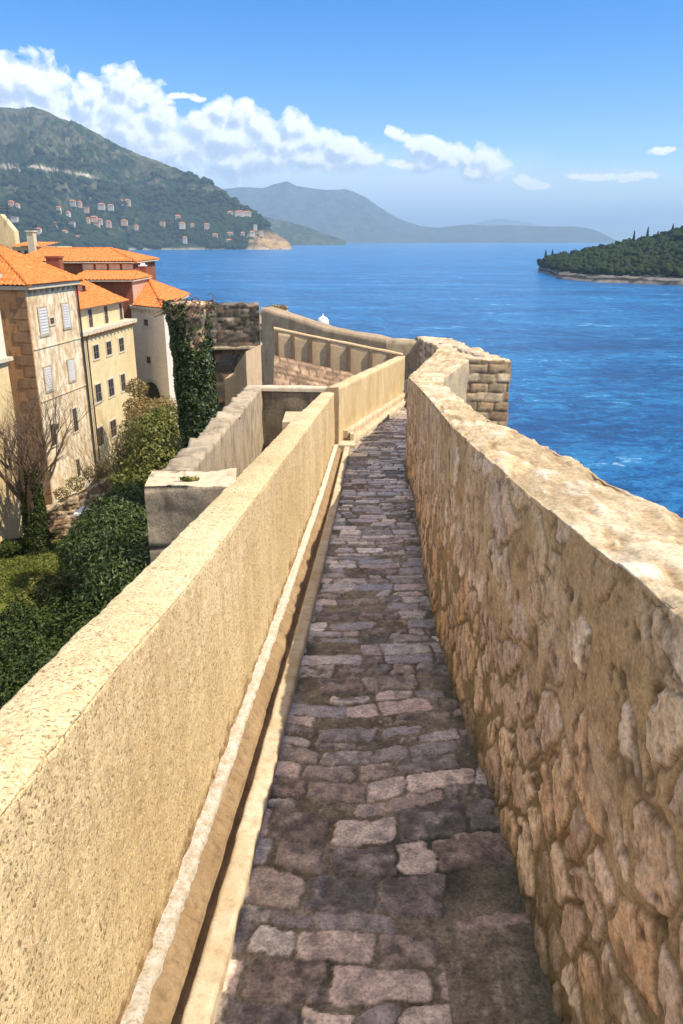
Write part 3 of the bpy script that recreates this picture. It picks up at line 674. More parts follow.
# ------------------------------------------------------------------ ivy tower and old wall on the left
def build_old_wall():
    T = empty('old_wall', (-4.4, 31.5, -10), 'dark rough rubble wall with a battered parapet between the ivy pillar and the tan curtain wall', 'wall')
    def mc(S, q, kd, Z, W):
        fn = masonry(.30, .16, [(.22, .175, .135), (.14, .115, .09), (.36, .29, .22), (.09, .075, .06), (.22, .15, .10)], (.05, .04, .032), 61, .035, .07, .45, (.2, .16, .12))
        return fn(S, q, kd, Z, W)
    def mc2(S, q, kd, Z, W):
        fn = masonry(.62, .34, [(.20, .15, .10), (.14, .105, .075), (.26, .17, .11), (.15, .13, .115)], (.06, .05, .04), 63, .05, .08, .4)
        return fn(S, q, kd, Z, W)
    o, P = slabgrid('parapet', (-6.6, 31.2), (-3.27, 31.5), -4.05, -4.05, -2.32, -2.42, .6, M['farstone'], T, .03, .07, 1, .07, mc, fr=3, seed=61); endcaps('parapet_end', P, M['greystone'], T)
    o, P = slabgrid('wall_base', (-6.6, 31.5), (-3.2, 31.8), -15, -15, -4.051, -4.051, .8, M['farstone'], T, .05, .1, 1, .05, mc2, fr=2, seed=63)
    o, P = slabgrid('string_course', (-6.6, 31.12), (-3.4, 31.42), -4.14, -4.14, -4.04, -4.04, .3, M['greystone'], T, .02, .1, 1, .02, fr=3, seed=64)
    T = empty('buttress', (-4.0, 30, -10), 'low tan stepped buttress at the left end of the curtain wall', 'buttress')
    MB().prism([(-4.05, 29.2), (-3.55, 28.9), (-3.2, 31.0), (-4.0, 31.05)], -15, [-4.6, -3.9, -3.9, -4.6]).build('buttress_body', M['concrete'], T)
    MB().prism([(-4.55, 29.9), (-4.06, 29.7), (-4.01, 31.0), (-4.5, 31.04)], -15, [-5.1, -4.9, -4.9, -5.1]).build('buttress_step', M['concrete'], T)
    # weathered pillar with ivy
    y0 = 27.0; c = at_y(192, 400, y0)
    T = empty('ivy_pillar', (c[0], y0, -14), 'tall crumbling stone pillar thickly covered in dark ivy', 'pillar')
    n, m = 150, 72; zz = np.linspace(-14, -2.05, n); th = np.linspace(0, 2*math.pi, m)
    Zg, Tg = np.meshgrid(zz, th, indexing='ij'); rad = .50+.20*sst(-3.0, -2.35, Zg)+.06*fbm(np.cos(Tg)*2, np.sin(Tg)*2, Zg*.8, 81, 3)
    sq = 1/np.maximum(np.abs(np.cos(Tg)), np.abs(np.sin(Tg)))**.55
    rad = rad*sq*.92; arc = Tg*.7
    row = np.floor(Zg/.10+.5*fbm(arc*2, Zg*2, 0, 83, 2)); fz = Zg/.10+.5*fbm(arc*2, Zg*2, 0, 83, 2)-row
    rr = _h(row.astype(np.int64), np.floor(arc/.3+row*.37).astype(np.int64), 0*row.astype(np.int64), 85)
    st = sst(.0, .25, np.minimum(fz, 1-fz)*2); rad = rad+st*.035*(.3+rr)+.03*fbm(arc*3, Zg*3, 5, 87, 4)+.02*fbm(arc*12, Zg*12, 5, 88, 3)
    C = mixc((.07, .05, .035), np.stack([.56*(.5+.8*rr), .38*(.5+.8*rr), .24*(.5+.8*rr)], -1), st)
    cx = c[0]+.10+.10*np.sin(Zg*.5)
    P = np.stack([cx+rad*np.cos(Tg), y0+.6+rad*np.sin(Tg), Zg+.05*fbm(arc*4, Zg*2, 3, 89, 3)], -1)
    P = np.concatenate([P, np.repeat(np.array([[[c[0], y0+.6, -2.0]]]), m, 1)], 0); C = np.concatenate([C, C[-1:]], 0)
    grid('stone_core', P, M['farstone'], C, parent=T)
    k = 46000; t = rng.uniform(0, 2*math.pi, k); z = -14+12.0*rng.random(k)**.8
    # coverage: dense on the left and low down, sparse upper right
    cov = fbm(t*1.2, z*.7, 0, 91, 3)+.45*(-np.cos(t))+.5*sst(-3.2, -6.5, z)+.12
    right = (np.cos(t) > -.1)
    keep = (cov > np.where(right, .30-.75*sst(-2.7, -3.9, z), -.6)) | (rng.random(k) < .06); t, z = t[keep], z[keep]
    r = (.51*.92/np.maximum(np.abs(np.cos(t)), np.abs(np.sin(t)))**.55)+.08+.16*rng.random(len(t))+.10*fbm(t*2, z*2, 2, 93, 3)
    r = r+.16*sst(-3.0, -2.35, z); k2 = (z < -2.75) | (rng.random(len(z)) < .35); t, z, r = t[k2], z[k2], r[k2]
    P = np.stack([c[0]+.10+.10*np.sin(z*.5)+r*np.cos(t), y0+.6+r*np.sin(t), z], 1)
    leaf_mesh('ivy', P, np.stack([np.cos(t), np.sin(t), 0*t+.2], 1), .065, M['ivy'], T, asp=.8)
    mb = MB()
    for q in range(70):                                   # dry roots matted over the top
        a = random.uniform(0, 6.28); p = Vector((c[0]+math.cos(a)*.6, y0+.6+math.sin(a)*.6, -2.1+random.uniform(-.1, .1))); pts = [p]
        for s in range(5): p = p+Vector((random.uniform(-.2, .2)+.07*math.cos(a), random.uniform(-.2, .2)+.07*math.sin(a), random.uniform(-.16, .1))); pts.append(p)
        mb.tube(pts, [.022, .02, .017, .013, .009, .005], 4)
    mb.build('dry_root', M['bark'], T)
    # pale rocks and finial behind the curtain wall
    p = at_y(275, 309, 34); T = rock('rock_outcrop', (p[0], 34, p[2]-.7), (.9, .9, .8), 'sunlit pale rock mass with grass tufts topping the left end of the curtain wall', 5)
    leaves_obj('grass_tuft', [(p[0]+.1, 33.7, p[2]+.05, .5, .3, .14)], 500, .05, M['leafgold']).__setitem__('label', 'dry grass tuft on the pale rock above the curtain wall')
    bpy.data.objects['grass_tuft']['category'] = 'grass tuft'
    p = at_y(323, 322.5, 30)
    T = empty('ball_finial', (p[0], 30, p[2]-1), 'small white stone ball finial poking up behind the curtain wall', 'finial')
    mb = MB(); N = 14
    prof = [(.12, -1.5), (.13, -.30), (.20, -.28), (.20, -.2)]+[(.23*math.cos(a), .23*math.sin(a)) for a in [(-60+i*15)*math.pi/180 for i in range(10)]]+[(.03, .21), (.012, .33)]
    vs = []; 
    for r, z in prof: vs += [(p[0]+r*math.cos(2*math.pi*j/N), 30+r*math.sin(2*math.pi*j/N), p[2]+z) for j in range(N)]
    fs = [(i*N+j, i*N+(j+1) % N, (i+1)*N+(j+1) % N, (i+1)*N+j) for i in range(len(prof)-1) for j in range(N)]
    mb.add(vs, fs); mb.build('ball', M['whitepaint'], T, smooth=True)
def rock(name, loc, size, label, seed=0, mat=None, cat='rock'):
    n, m = 26, 40; u = np.linspace(0.02, math.pi-.02, n); v = np.linspace(0, 2*math.pi, m); U, V = np.meshgrid(u, v, indexing='ij')
    d = np.stack([np.sin(U)*np.cos(V), np.sin(U)*np.sin(V), np.cos(U)], -1)
    r = 1+.35*fbm(d[..., 0]*1.8+seed, d[..., 1]*1.8, d[..., 2]*1.8, seed+500, 5, .6)
    P = np.array(loc)+d*r[..., None]*np.array(size)
    C = mixc((.62, .52, .38), (.42, .32, .2), sst(-.3, .3, fbm(P[..., 0]*2, P[..., 1]*2, P[..., 2]*3, seed+510, 4)))
    o = grid(name, P, mat or M['farstone'], C, loc=loc, smooth=False); return tag(o, label, cat)
build_old_wall()

# ------------------------------------------------------------------ land, sea
def build_land():
    n = 130; xs = np.linspace(-70, -.9, n); ys = np.linspace(-10, 76, 150); X, Y = np.meshgrid(xs, ys, indexing='ij')
    Z = GARDEN+.25*fbm(X*.12, Y*.12, 0, 701, 4)+.05*fbm(X*1.2, Y*1.2, 0, 703, 3)
    edge = np.minimum(sst(76, 71, Y), 1); Z = Z-(1-edge)*17.5
    grid('ground', np.stack([X, Y, Z], -1), M['soil'])['kind'] = 'structure'
    # sea sheet out to the horizon
    r = np.array([0]+list(np.geomspace(20, 26000, 70))); a = np.linspace(0, 2*math.pi, 97); Rr, A = np.meshgrid(r, a, indexing='ij')
    grid('sea', np.stack([Rr*np.cos(A), Rr*np.sin(A), 0*Rr+SEA], -1), M['sea'])['kind'] = 'structure'
build_land()

def terrain(name, sil, yr, yf, mat, colfn, zb=SEA-1, ncol=420, nrow=150, back=.25, amp=1., prof=.85, seed=0, thresh=None):
    pxs = np.array([s[0] for s in sil], float); pys = np.array([s[1] for s in sil], float)
    px = np.linspace(pxs[0], pxs[-1], ncol); py = np.interp(px, pxs, pys)+.8*amp*fbm(px*.12, 0*px, 0, seed+3, 4)
    rx = (px-341.5)/F; ru = (512-py)/F; dy = CP+SP*ru; dz = -SP+CP*ru
    mx = rx/dy; v = dz/dy
    Yr = np.interp(px, *zip(*yr)); Yf = np.interp(px, *zip(*yf)); Zr = v*Yr
    t = np.concatenate([np.linspace(0, 1, nrow), 1+np.linspace(.02, back, 14)])
    T = np.repeat(t[None, :], ncol, 0); Y = Yf[:, None]+(Yr-Yf)[:, None]*T; X = mx[:, None]*Y
    hgt = np.maximum(Zr-zb, 1.)[:, None]
    g = np.where(T <= 1, np.clip(T, 0, 1)**prof, 1-((T-1)/back)**1.3*.9)
    sc = 1/(.02*np.mean(Yr)); 
    nz = fbm(X*sc*.9, Y*sc*.9, 0, seed+11, 5, .55)
    Z = zb+hgt*g*(1+amp*.25*nz*sst(0, .12, T)*sst(1.02, .8, T))
    gul = (1-np.abs(fbm(X*sc*.8, Y*sc*.25, 5, seed+13, 4))*2); Z = Z-hgt*.10*amp*gul*sst(0, .1, T)*sst(1, .75, T)
    Z = Z+.006*hgt*amp*fbm(X*sc*12, Y*sc*12, 0, seed+15, 3)*sst(0, .05, T)
    P = np.stack([X, Y, Z], -1); C = colfn(X, Y, Z, T, np.repeat(px[:, None], len(t), 1), sc)
    o = grid(name, P, mat, C, smooth=True); o['kind'] = 'structure'
    return P
def c_head(X, Y, Z, T, px, sc):
    g = mixc((.010, .024, .008), (.034, .052, .015), sst(-.3, .35, fbm(X*sc*6, Y*sc*6, Z*sc*6, 801, 5, .65)))
    n = fbm(X*sc*1.6, Y*sc*1.6, Z*sc*2, 803, 5, .6)
    rk = sst(.02, .30, n+.35*sst(60, 380, Z)-.12+.35*fbm(X*sc*9, Y*sc*9, Z*sc*9, 807, 3)); c = mixc(g, (.17, .15, .085), rk*.55)
    low = sst(40, 0, Z); c = mixc(c, (.035, .055, .02), low*.5)
    tip = sst(236, 262, px+14*fbm(X*sc*5, Z*sc*5, 0, 805, 3))*sst(38, 2, Z)
    c = mixc(c, (.46, .30, .15), np.clip(tip, 0, 1)*.85)
    cl = sst(218, 236, px)*sst(60, 90, Z)*sst(.05, .3, fbm(X*sc*3, Z*sc*6, 0, 809, 3)); c = mixc(c, (.40, .25, .13), cl*.7)
    shore = sst(SEA+9, SEA+1, Z); c = mixc(c, (.42, .35, .26), shore*.8)
    zr = 232-.25*(px)+6*fbm(px*.03, 0*px, 0, 811, 2); road = sst(6.5, 3., np.abs(Z-zr))*sst(98, 82, px); c = mixc(c, (.50, .43, .33), road*.9)
    return np.clip(c, .01, .9)
HP = terrain('hill', [(-130, 98), (-60, 103), (0, 107), (18, 108), (32, 106), (45, 110), (60, 118), (80, 124), (100, 135), (120, 146), (140, 155), (160, 162), (180, 170), (200, 178), (216, 186), (224, 190), (232, 199), (242, 206), (255, 213), (266, 224), (274, 232), (282, 238), (288, 242), (291.5, 247.5)],
    [(-130, 3900), (0, 3700), (180, 3300), (250, 2960), (291, 2790)], [(-130, 1900), (60, 2350), (130, 2620), (200, 2700), (291, 2740)], M['hill'], c_head, ncol=640, nrow=220, amp=1., prof=.78, seed=820)
def c_far(a, b):
    def f(X, Y, Z, T, px, sc): return mixc(a, b, sst(-.3, .35, fbm(X*sc*4, Y*sc*4, Z*sc*6, 841, 5, .6)))
    return f
terrain('hill', [(225, 213), (250, 214), (272, 218), (290, 222), (310, 228), (325, 234), (340, 238.6), (346, 241)], [(225, 5600), (346, 5400)], [(225, 5100), (346, 5300)], M['farhill'], c_far((.03, .045, .02), (.08, .08, .045)), ncol=200, nrow=60, amp=.5, seed=850)
terrain('mountain', [(190, 192), (225, 189), (240, 187), (262, 188), (275, 184), (287, 181.5), (297, 186), (315, 189), (332, 190), (345, 189), (355, 192), (365, 197), (378, 206), (392, 215), (405, 221), (420, 226), (438, 228), (455, 226), (470, 224.5), (490, 226), (510, 225), (530, 226), (550, 226.5), (572, 226), (588, 228), (600, 232), (611, 238), (616, 241)],
    [(190, 11500), (616, 10500)], [(190, 9000), (616, 10000)], M['farhill'], c_far((.03, .038, .03), (.085, .08, .06)), ncol=420, nrow=90, amp=.55, seed=860)
terrain('mountain', [(430, 240), (460, 231), (480, 222), (492, 219.5), (503, 218.5), (515, 221), (530, 223), (560, 232), (580, 240)], [(430, 19000), (580, 19000)], [(430, 17500), (580, 17500)], M['farhill'], c_far((.10, .10, .08), (.15, .15, .12)), ncol=120, nrow=30, amp=.3, seed=870)

# island on the right
def c_isl(X, Y, Z, T, px, sc):
    n = fbm(X*.12, Y*.12, Z*.3, 881, 4, .6)
    rock_ = mixc((.17, .155, .14), (.03, .027, .025), sst(-.35, .25, n+.35*np.sin(Z*2.2+3*fbm(X*.06, Y*.06, 0, 883, 2))))
    return mixc(rock_, (.025, .038, .014), sst(SEA+5, SEA+6.5, Z+2*n))
IP = terrain('island', [(538.5, 268), (541, 264), (548, 259), (560, 257), (580, 254), (600, 248.5), (620, 245.5), (650, 240), (683, 230), (740, 214), (820, 200)],
    [(538.5, 830), (560, 820), (620, 800), (740, 800), (820, 800)], [(538.5, 815), (548, 760), (560, 655), (600, 600), (683, 562), (820, 540)], M['islandrock'], c_isl, ncol=420, nrow=110, amp=.5, prof=.62, seed=880, back=.3)
def unit_blob(k=2):
    import bmesh
    bm = bmesh.new(); bmesh.ops.create_icosphere(bm, subdivisions=k, radius=1); v = np.array([q.co[:] for q in bm.verts]); f = np.array([[w.index for w in q.verts] for q in bm.faces]); bm.free(); return v, f
UBV, UBF = unit_blob(2)
def blobs_mesh(name, cs, mat, seed=0, rough=.35):
    """one mesh of many ragged crowns; cs = list of (x,y,z,rx,ry,rz)"""
    V = []; Fc = []; b = 0
    for i, c in enumerate(cs):
        d = UBV; r = 1+rough*2*(fbm(d[:, 0]*2.1+i*3.7, d[:, 1]*2.1+c[0], d[:, 2]*2.1, seed, 3, .7))
        V.append(np.array(c[:3])+d*r[:, None]*np.array(c[3:6])); Fc.append(UBF+b); b += len(UBV)
    V = np.concatenate(V); Fc = np.concatenate(Fc); me = bpy.data.meshes.new(name)
    me.vertices.add(len(V)); me.vertices.foreach_set('co', V.reshape(-1).astype(np.float32)); me.loops.add(Fc.size); me.loops.foreach_set('vertex_index', Fc.reshape(-1).astype(np.int32))
    me.polygons.add(len(Fc)); me.polygons.foreach_set('loop_start', (np.arange(len(Fc))*3).astype(np.int32)); me.update(calc_edges=True); me.materials.append(mat)
    return link(name, me)
def surface_samples(P, k, cond):
    n, m = P.shape[:2]; out = []; r = random.Random(5); tries = 0
    while len(out) < k and tries < k*40:
        tries += 1; i = r.randrange(n); j = r.randrange(m); p = P[i, j]
        if cond(p, i/n, j/m): out.append(p)
    return out
sel = surface_samples(IP, 3600, lambda p, i, j: p[2] > SEA+4.6 and j < .98)
cr = []
for p in sel:
    s = random.uniform(1.2, 3.0); cr.append((p[0]+random.uniform(-2, 2), p[1]+random.uniform(-2, 2), p[2]+s*.8, s, s, s*random.uniform(.7, 1.15)))
wd = blobs_mesh('woodland', cr, M['crown'], 3, .45); tag(wd, 'dense dark pine woodland covering the island', 'woodland', kind='stuff')
hs_ = surface_samples(HP, 4200, lambda p, i, j: -26 < p[2] < 330 and j < .93 and (i < .885 or p[2] > 45) and abs(p[2]-232+.25*(i*421-130)) > 16 and random.random() < (1.0 if p[2] < 90 else .35) and float(fbm(np.array(p[0]*.006), np.array(p[1]*.006), 0, 915, 3)) > -.12)
hc_ = []
for p in hs_:
    s = random.uniform(5, 11); hc_.append((p[0]+random.uniform(-6, 6), p[1]+random.uniform(-6, 6), p[2]+s*.35, s*1.15, s*1.15, s*random.uniform(.7, 1.2)))
wd2 = blobs_mesh('woodland', hc_, M['crown'], 5, .45); tag(wd2, 'patchy dark woodland covering the slopes of the far headland', 'woodland', kind='stuff')
def hillhit(P, px, py):
    d = ray(px, py); v = d[2]/d[1]; m = d[0]/d[1]; n = P.shape[0]
    i = int(np.argmin(np.abs(P[:, 0, 0]/P[:, 0, 1]-m))); w = P[i, :, 2]/P[i, :, 1]; j = np.argmax(w >= v)
    if w[j] < v: j = int(np.argmax(w))
    return P[i, j]
for k, (px, py, h) in enumerate([(545.5, 256, 9), (552, 255, 7), (633, 240, 10), (647, 236, 11), (640, 242, 7), (657, 238, 8), (672, 231, 8)]):
    p = hillhit(IP, px, py+4); t = empty('cypress_tree', tuple(p), ['slim dark cypress at the left tip of the island', 'shorter cypress just right of the one at the island tip', 'tall dark cypress breaking the island ridge, leftmost of the ridge group', 'tallest cypress on the island ridge, in the middle of the group', 'low cypress below and left of the tallest ridge cypress', 'small cypress just right of the tallest ridge cypress', 'rightmost cypress on the island ridge near the picture edge'][k], 'tree', 'cypresses on the island')
    MB().tube([p, p+np.array((0, 0, h*.4))], [.35, .25], 6).build('trunk', M['bark'], t)
    leaves_obj('crown', [(p[0], p[1], p[2]+h*f+1, r_, r_, h*.16) for f, r_ in ((.2, 1.3), (.4, 1.2), (.6, 1.), (.8, .7), (.95, .35))], 700, .5, M['crown'], t)
# surf along the shores
def surf(name, pts, label, w0=3, zz=SEA+.05, seed=0):
    P = []; n = len(pts)
    xs = np.interp(np.linspace(0, n-1, n*30), range(n), [p[0] for p in pts]); ys = np.interp(np.linspace(0, n-1, n*30), range(n), [p[1] for p in pts])
    k = np.arange(len(xs)); wob = fbm(k*.11, 0*k, 0, seed, 4)
    w = w0*np.clip(.35+1.6*wob, .02, 2)
    P = np.stack([np.stack([xs, ys-w+w0*.6*fbm(k*.3, 0*k, 0, seed+3, 3), 0*xs+zz], -1), np.stack([xs, ys+w0, 0*xs+zz+.02], -1)], 1)
    o = grid(name, P, M['foam']); tag(o, label, 'surf', kind='stuff')
fr = [tuple(IP[i, 3][:2]) for i in range(0, IP.shape[0], 6)]; surf('surf', fr, 'white surf breaking along the rocky foot of the island', 1.6, seed=901)
fr = [tuple(HP[i, 1][:2]) for i in range(330, HP.shape[0], 8)]; surf('surf', fr, 'thin white line of surf along the foot of the far headland', 14, seed=905)
# houses on the headland
hh = [('upper', [(14, 208), (20, 211), (75, 208), (82, 210.5), (88, 213), (103, 210), (112, 211), (122, 206), (129, 207)]),
      ('second', [(61, 215), (70, 218), (90, 223.5), (96, 222), (102, 224.5), (110, 227), (126, 226.5), (179, 222), (231, 217), (240, 219), (248, 219.5)]),
      ('third', [(17, 224), (58, 228), (74, 229), (98, 228.5), (138, 231), (164, 227.5), (173, 227.5), (183.5, 229), (193.5, 229), (208, 230), (256, 230)]),
      ('lowest', [(15, 235), (41, 236), (67, 236), (80, 242), (216, 239), (231, 238), (230, 244), (243, 237), (253, 236), (186, 243), (262, 236)])]
hm = [plaster('far house wall '+str(k), c, tuple(x*.85 for x in c), .05) for k, c in enumerate([(.74, .64, .50), (.70, .52, .36), (.58, .52, .46), (.70, .44, .30)])]
names = ['white', 'cream', 'grey', 'pinkish']
ords = ['first', 'second', 'third', 'fourth', 'fifth', 'sixth', 'seventh', 'eighth', 'ninth', 'tenth', 'eleventh', 'twelfth']
for rn, lst in hh:
    for i, (px, py) in enumerate(sorted(lst)):
        p = hillhit(HP, px, py); kk = random.randrange(4); sc = p[1]/770.
        w = random.uniform(2.8, 6.0)*sc; d = 12; h = random.uniform(2.0, 3.6)*sc
        if (px, py) in ((240, 219), (248, 219.5)): w, h = 8*sc, 5*sc; kk = 0
        x0, y0, z0 = p; y0 -= 14; z0 += 5; mb = MB(); mb.box((x0-w/2, y0-d/2, z0-8), (x0+w/2, y0+d/2, z0+h), 0)
        rh = .9*sc if random.random() < .7 else .25*sc
        mb.add([(x0-w/2-1, y0-d/2-1, z0+h+.02), (x0+w/2+1, y0-d/2-1, z0+h+.02), (x0+w/2+1, y0+d/2+1, z0+h+.02), (x0-w/2-1, y0+d/2+1, z0+h+.02), (x0-w/4, y0, z0+h+rh), (x0+w/4, y0, z0+h+rh)], [(0, 1, 5, 4), (1, 2, 5), (2, 3, 4, 5), (3, 0, 4), (3, 2, 1, 0)], 1)
        nw = max(1, int(w/4))
        for q in range(nw):
            xw = x0-w/2+w*(q+.5)/nw
            for zf in ([.3, .7] if h > 9 else [.45]):
                mb.box((xw-.7, y0-d/2-.15, z0+h*zf-.9), (xw+.7, y0-d/2+.1, z0+h*zf+.9), 2)
        o = mb.build('hillside_house', [hm[kk], M['tile'], M['glass']], None, tuple(p))
        tag(o, '%s house on the far headland, %s from the left in the %s row of houses' % (names[kk], ords[i], rn), 'house', 'houses on the far headland')

# ------------------------------------------------------------------ roofs and houses
def roof_panel(name, poly, mat, parent, pitch=.24, course=.42, over=0.0, h=.045):
    """corrugated tile field on a planar polygon; poly[0]->poly[1] is the eave"""
    p = [Vector(q) for q in poly]; e = (p[1]-p[0]).normalized(); nn = e.cross(p[2]-p[0]).normalized()
    if nn.z < 0: nn = -nn
    up = nn.cross(e)
    if up.z < 0: up = -up
    uv = np.array([((q-p[0]).dot(e), (q-p[0]).dot(up)) for q in p])
    k = 6; du = pitch/k; nu = int((uv[:, 0].max()-uv[:, 0].min())/du)+2; dv = course/3; nv = int((uv[:, 1].max()-uv[:, 1].min())/dv)+2
    U = uv[:, 0].min()+np.arange(nu)*du; V = uv[:, 1].min()+np.arange(nv)*dv
    Ug, Vg = np.meshgrid(U, V, indexing='ij')
    # clamp V/U to the polygon so edges are clean
    def span(v):
        xs = []
        for i in range(len(uv)):
            a, b = uv[i], uv[(i+1) % len(uv)]
            if (a[1]-v)*(b[1]-v) <= 0 and abs(a[1]-b[1]) > 1e-9: xs.append(a[0]+(b[0]-a[0])*(v-a[1])/(b[1]-a[1]))
        return (min(xs), max(xs)) if len(xs) >= 2 else None
    vmax = uv[:, 1].max()-1e-4
    Vg = np.clip(Vg, 1e-4, vmax); 
    lo = np.zeros(nv); hi = np.zeros(nv)
    for j in range(nv):
        sp = span(Vg[0, j]) or (0, 0); lo[j], hi[j] = sp
    Uc = np.clip(Ug, lo[None, :], hi[None, :])
    ph = Uc/pitch+.12*_h(np.floor(Vg/course).astype(np.int64), 0*Vg.astype(np.int64), 0*Vg.astype(np.int64), 3)
    H = h*np.abs(np.sin(ph*math.pi))*1.3-.03*((Vg/course) % 1)+.02*fbm(Uc*.9, Vg*.9, 0, 5, 3)
    e_, u_, n_ = [np.array(x) for x in (e, up, nn)]; P = np.array(p[0])+Uc[..., None]*e_+Vg[..., None]*u_+(H+.02)[..., None]*n_
    kp = (np.abs(Uc[1:, :-1]-Uc[:-1, :-1])+np.abs(Uc[1:, 1:]-Uc[:-1, 1:]) > 1e-6)
    return grid(name, P, mat, None, parent=parent, smooth=False, keep=kp)
def ridge(parent, pts, r=.10):
    mb = MB()
    for a, b in zip(pts[:-1], pts[1:]):
        a = Vector(a); b = Vector(b); n = max(1, int((b-a).length/.42))
        for i in range(n): mb.tube([a.lerp(b, i/n), a.lerp(b, (i+1.08)/n)], [r*1.08, r*.9], 8)
    return mb.build('ridge_tiles', M['tile'], parent)
class Fac:
    def __init__(s, p0, p1, parent):
        s.p0 = np.array(p0, float); s.p1 = np.array(p1, float); s.L = np.linalg.norm(s.p1-s.p0); s.a = (s.p1-s.p0)/s.L; s.n = np.array([s.a[1], -s.a[0]]); s.par = parent
    def pt(s, u, d, z): q = s.p0+s.a*u+s.n*d; return (q[0], q[1], z)
    def hit(s, px, py):
        d = ray(px, py); t = np.dot(s.p0, s.n)/(d[0]*s.n[0]+d[1]*s.n[1]); q = np.array([d[0]*t, d[1]*t]); return float(np.dot(q-s.p0, s.a)), d[2]*t
    def box(s, mb, u0, u1, d0, d1, z0, z1, mi=0):
        return mb.hexa([s.pt(u0, d0, z0), s.pt(u1, d0, z0), s.pt(u1, d1, z0), s.pt(u0, d1, z0), s.pt(u0, d0, z1), s.pt(u1, d0, z1), s.pt(u1, d1, z1), s.pt(u0, d1, z1)][::1], mi)
    def window(s, u0, u1, z0, z1, kind='glass', name='window'):
        mb = MB(); s.box(mb, u0, u1, .004, -.16 if kind == 'glass' else .05, z0, z1)
        w = mb.build(name, M['glass'] if kind == 'glass' else M['shutter'], s.par)
        f = MB(); t = .09
        for a in ((u0-t, u1+t, z1+.002, z1+t), (u0-t*1.4, u1+t*1.4, z0-t, z0-.002), (u0-t, u0-.002, z0, z1), (u1+.002, u1+t, z0, z1)): s.box(f, a[0], a[1], 0.0, .05 if a[2] > z0-.01 or True else .1, a[2], a[3])
        f.build('frame', M['trim'] if kind == 'glass' else M['greystone'], w)
        if kind == 'glass':
            g = MB(); c = (u0+u1)/2; s.box(g, c-.03, c+.03, .005, .018, z0, z1); s.box(g, u0, c-.031, .005, .016, (z0+z1)/2-.025, (z0+z1)/2+.025); s.box(g, c+.031, u1, .005, .016, (z0+z1)/2-.025, (z0+z1)/2+.025)
            g.build('sash', M['frame'], w)
        else:
            g = MB(); n = 9
            for i in range(n): zz = z0+(z1-z0)*(i+.5)/n; s.box(g, u0+.06, u1-.06, .05, .07, zz-.03, zz+.03)
            g.build('louvres', M['shutter'], w)
        return w
    def winpx(s, x0, x1, y0, y1, kind='glass', name='window'):
        u0, za = s.hit(x0, (y0+y1)/2); u1, _ = s.hit(x1, (y0+y1)/2); _, z1 = s.hit((x0+x1)/2, y0); _, z0 = s.hit((x0+x1)/2, y1)
        return s.window(min(u0, u1), max(u0, u1), z0, z1, kind, name)
def corbels(f, z, n, parent, dark='greystone', w=.14, h=.22, d=.22):
    mb = MB()
    for i in range(n):
        mb = MB(); u = f.L*(i+.5)/n; mb.hexa([f.pt(u-w/2, .0, z-h), f.pt(u+w/2, .0, z-h), f.pt(u+w/2, .03, z-h), f.pt(u-w/2, .03, z-h), f.pt(u-w/2, .0, z), f.pt(u+w/2, .0, z), f.pt(u+w/2, d, z), f.pt(u-w/2, d, z)]); mb.build('corbel', M[dark], parent)
def cornice(pts, z0, z1, out, parent, name='cornice', mat='trim'):
    c = np.mean(pts, axis=0); q = [tuple(c+(np.array(p)-c)*(1+out/max(.1, np.linalg.norm(np.array(p)-c)))) for p in pts]
    return MB().prism(q, z0, z1).build(name, M[mat], parent)
def pipe(parent, x, y, z0, z1, r=.06):
    return MB().tube([(x, y, z1), (x, y, z0)], [r, r], 7).build('drainpipe', M['pipe'], parent)

def house_a():
    p0, p1, p2, p3 = (-15.8, 40), (-15.05, 45.3), (-22.2, 46.4), (-22.9, 41.0); zt = -2.35
    T = empty('house', (-15.8, 40, -15), 'tall peeling cream house with hipped orange roof, pale shutters and brown stone side', 'house')
    f = Fac(p0, p1, T); g = Fac(p3, p0, T)
    MB().prism([p0, p1, p2, p3], -16, zt).build('wall', M['creamold'], T)
    mb = MB(); g.box(mb, 0, g.L-.02, 0, .05, -16, zt-.02); mb.build('stone_side', M['brown'], T)
    q = MB()
    for i in range(22):
        z = zt-.35-i*.58; w = .95 if i % 2 else .55; g.box(q, g.L-w, g.L-.01, .051, .085, z-.50, z)
    q.build('quoins', M['quoin'], T)
    cornice([p0, p1, p2, p3], zt, zt+.20, .32, T); corbels(f, zt-.005, 9, T)
    ze = zt+.215; c = np.mean([p0, p1, p2, p3], axis=0)
    E = [tuple(c+(np.array(p)-c)*1.10)+(ze,) for p in (p0, p1, p2, p3)]
    A = (-18.45, 42.9, -.16); B = (-20.2, 43.4, -.16)
    roof_panel('roof', [E[0], E[1], A], M['tile'], T); roof_panel('roof', [E[3], E[0], A, B], M['tile'], T); roof_panel('roof', [E[1], E[2], B, A], M['tile'], T); roof_panel('roof', [E[2], E[3], B], M['tile'], T)
    ridge(T, [E[0], A, B]); ridge(T, [E[1], A]); ridge(T, [E[2], B, E[3]])
    f.winpx(39, 47, 308, 335, 'shut', 'shuttered_window'); f.winpx(62.5, 69, 304, 328, 'shut', 'shuttered_window'); f.winpx(44.5, 51, 367, 391, 'shut', 'shuttered_window'); f.winpx(68, 74, 360, 381, 'shut', 'shuttered_window')
    f.winpx(72.5, 77, 408, 432); f.winpx(49.5, 53.5, 318, 324, 'glass', 'small_window'); f.winpx(50, 56, 424, 446); f.winpx(76, 79.5, 459, 477)
    for a, b in ((345, 346.2), (398, 399.2)):
        _, z1 = f.hit(50, a); _, z0 = f.hit(50, b); mb = MB(); f.box(mb, 0.05, f.L-.02, .001, .05, z0, z1); mb.build('string_course', M['creamold'], T)
    pipe(T, p1[0]+.10, p1[1]-.08, -15.5, zt)
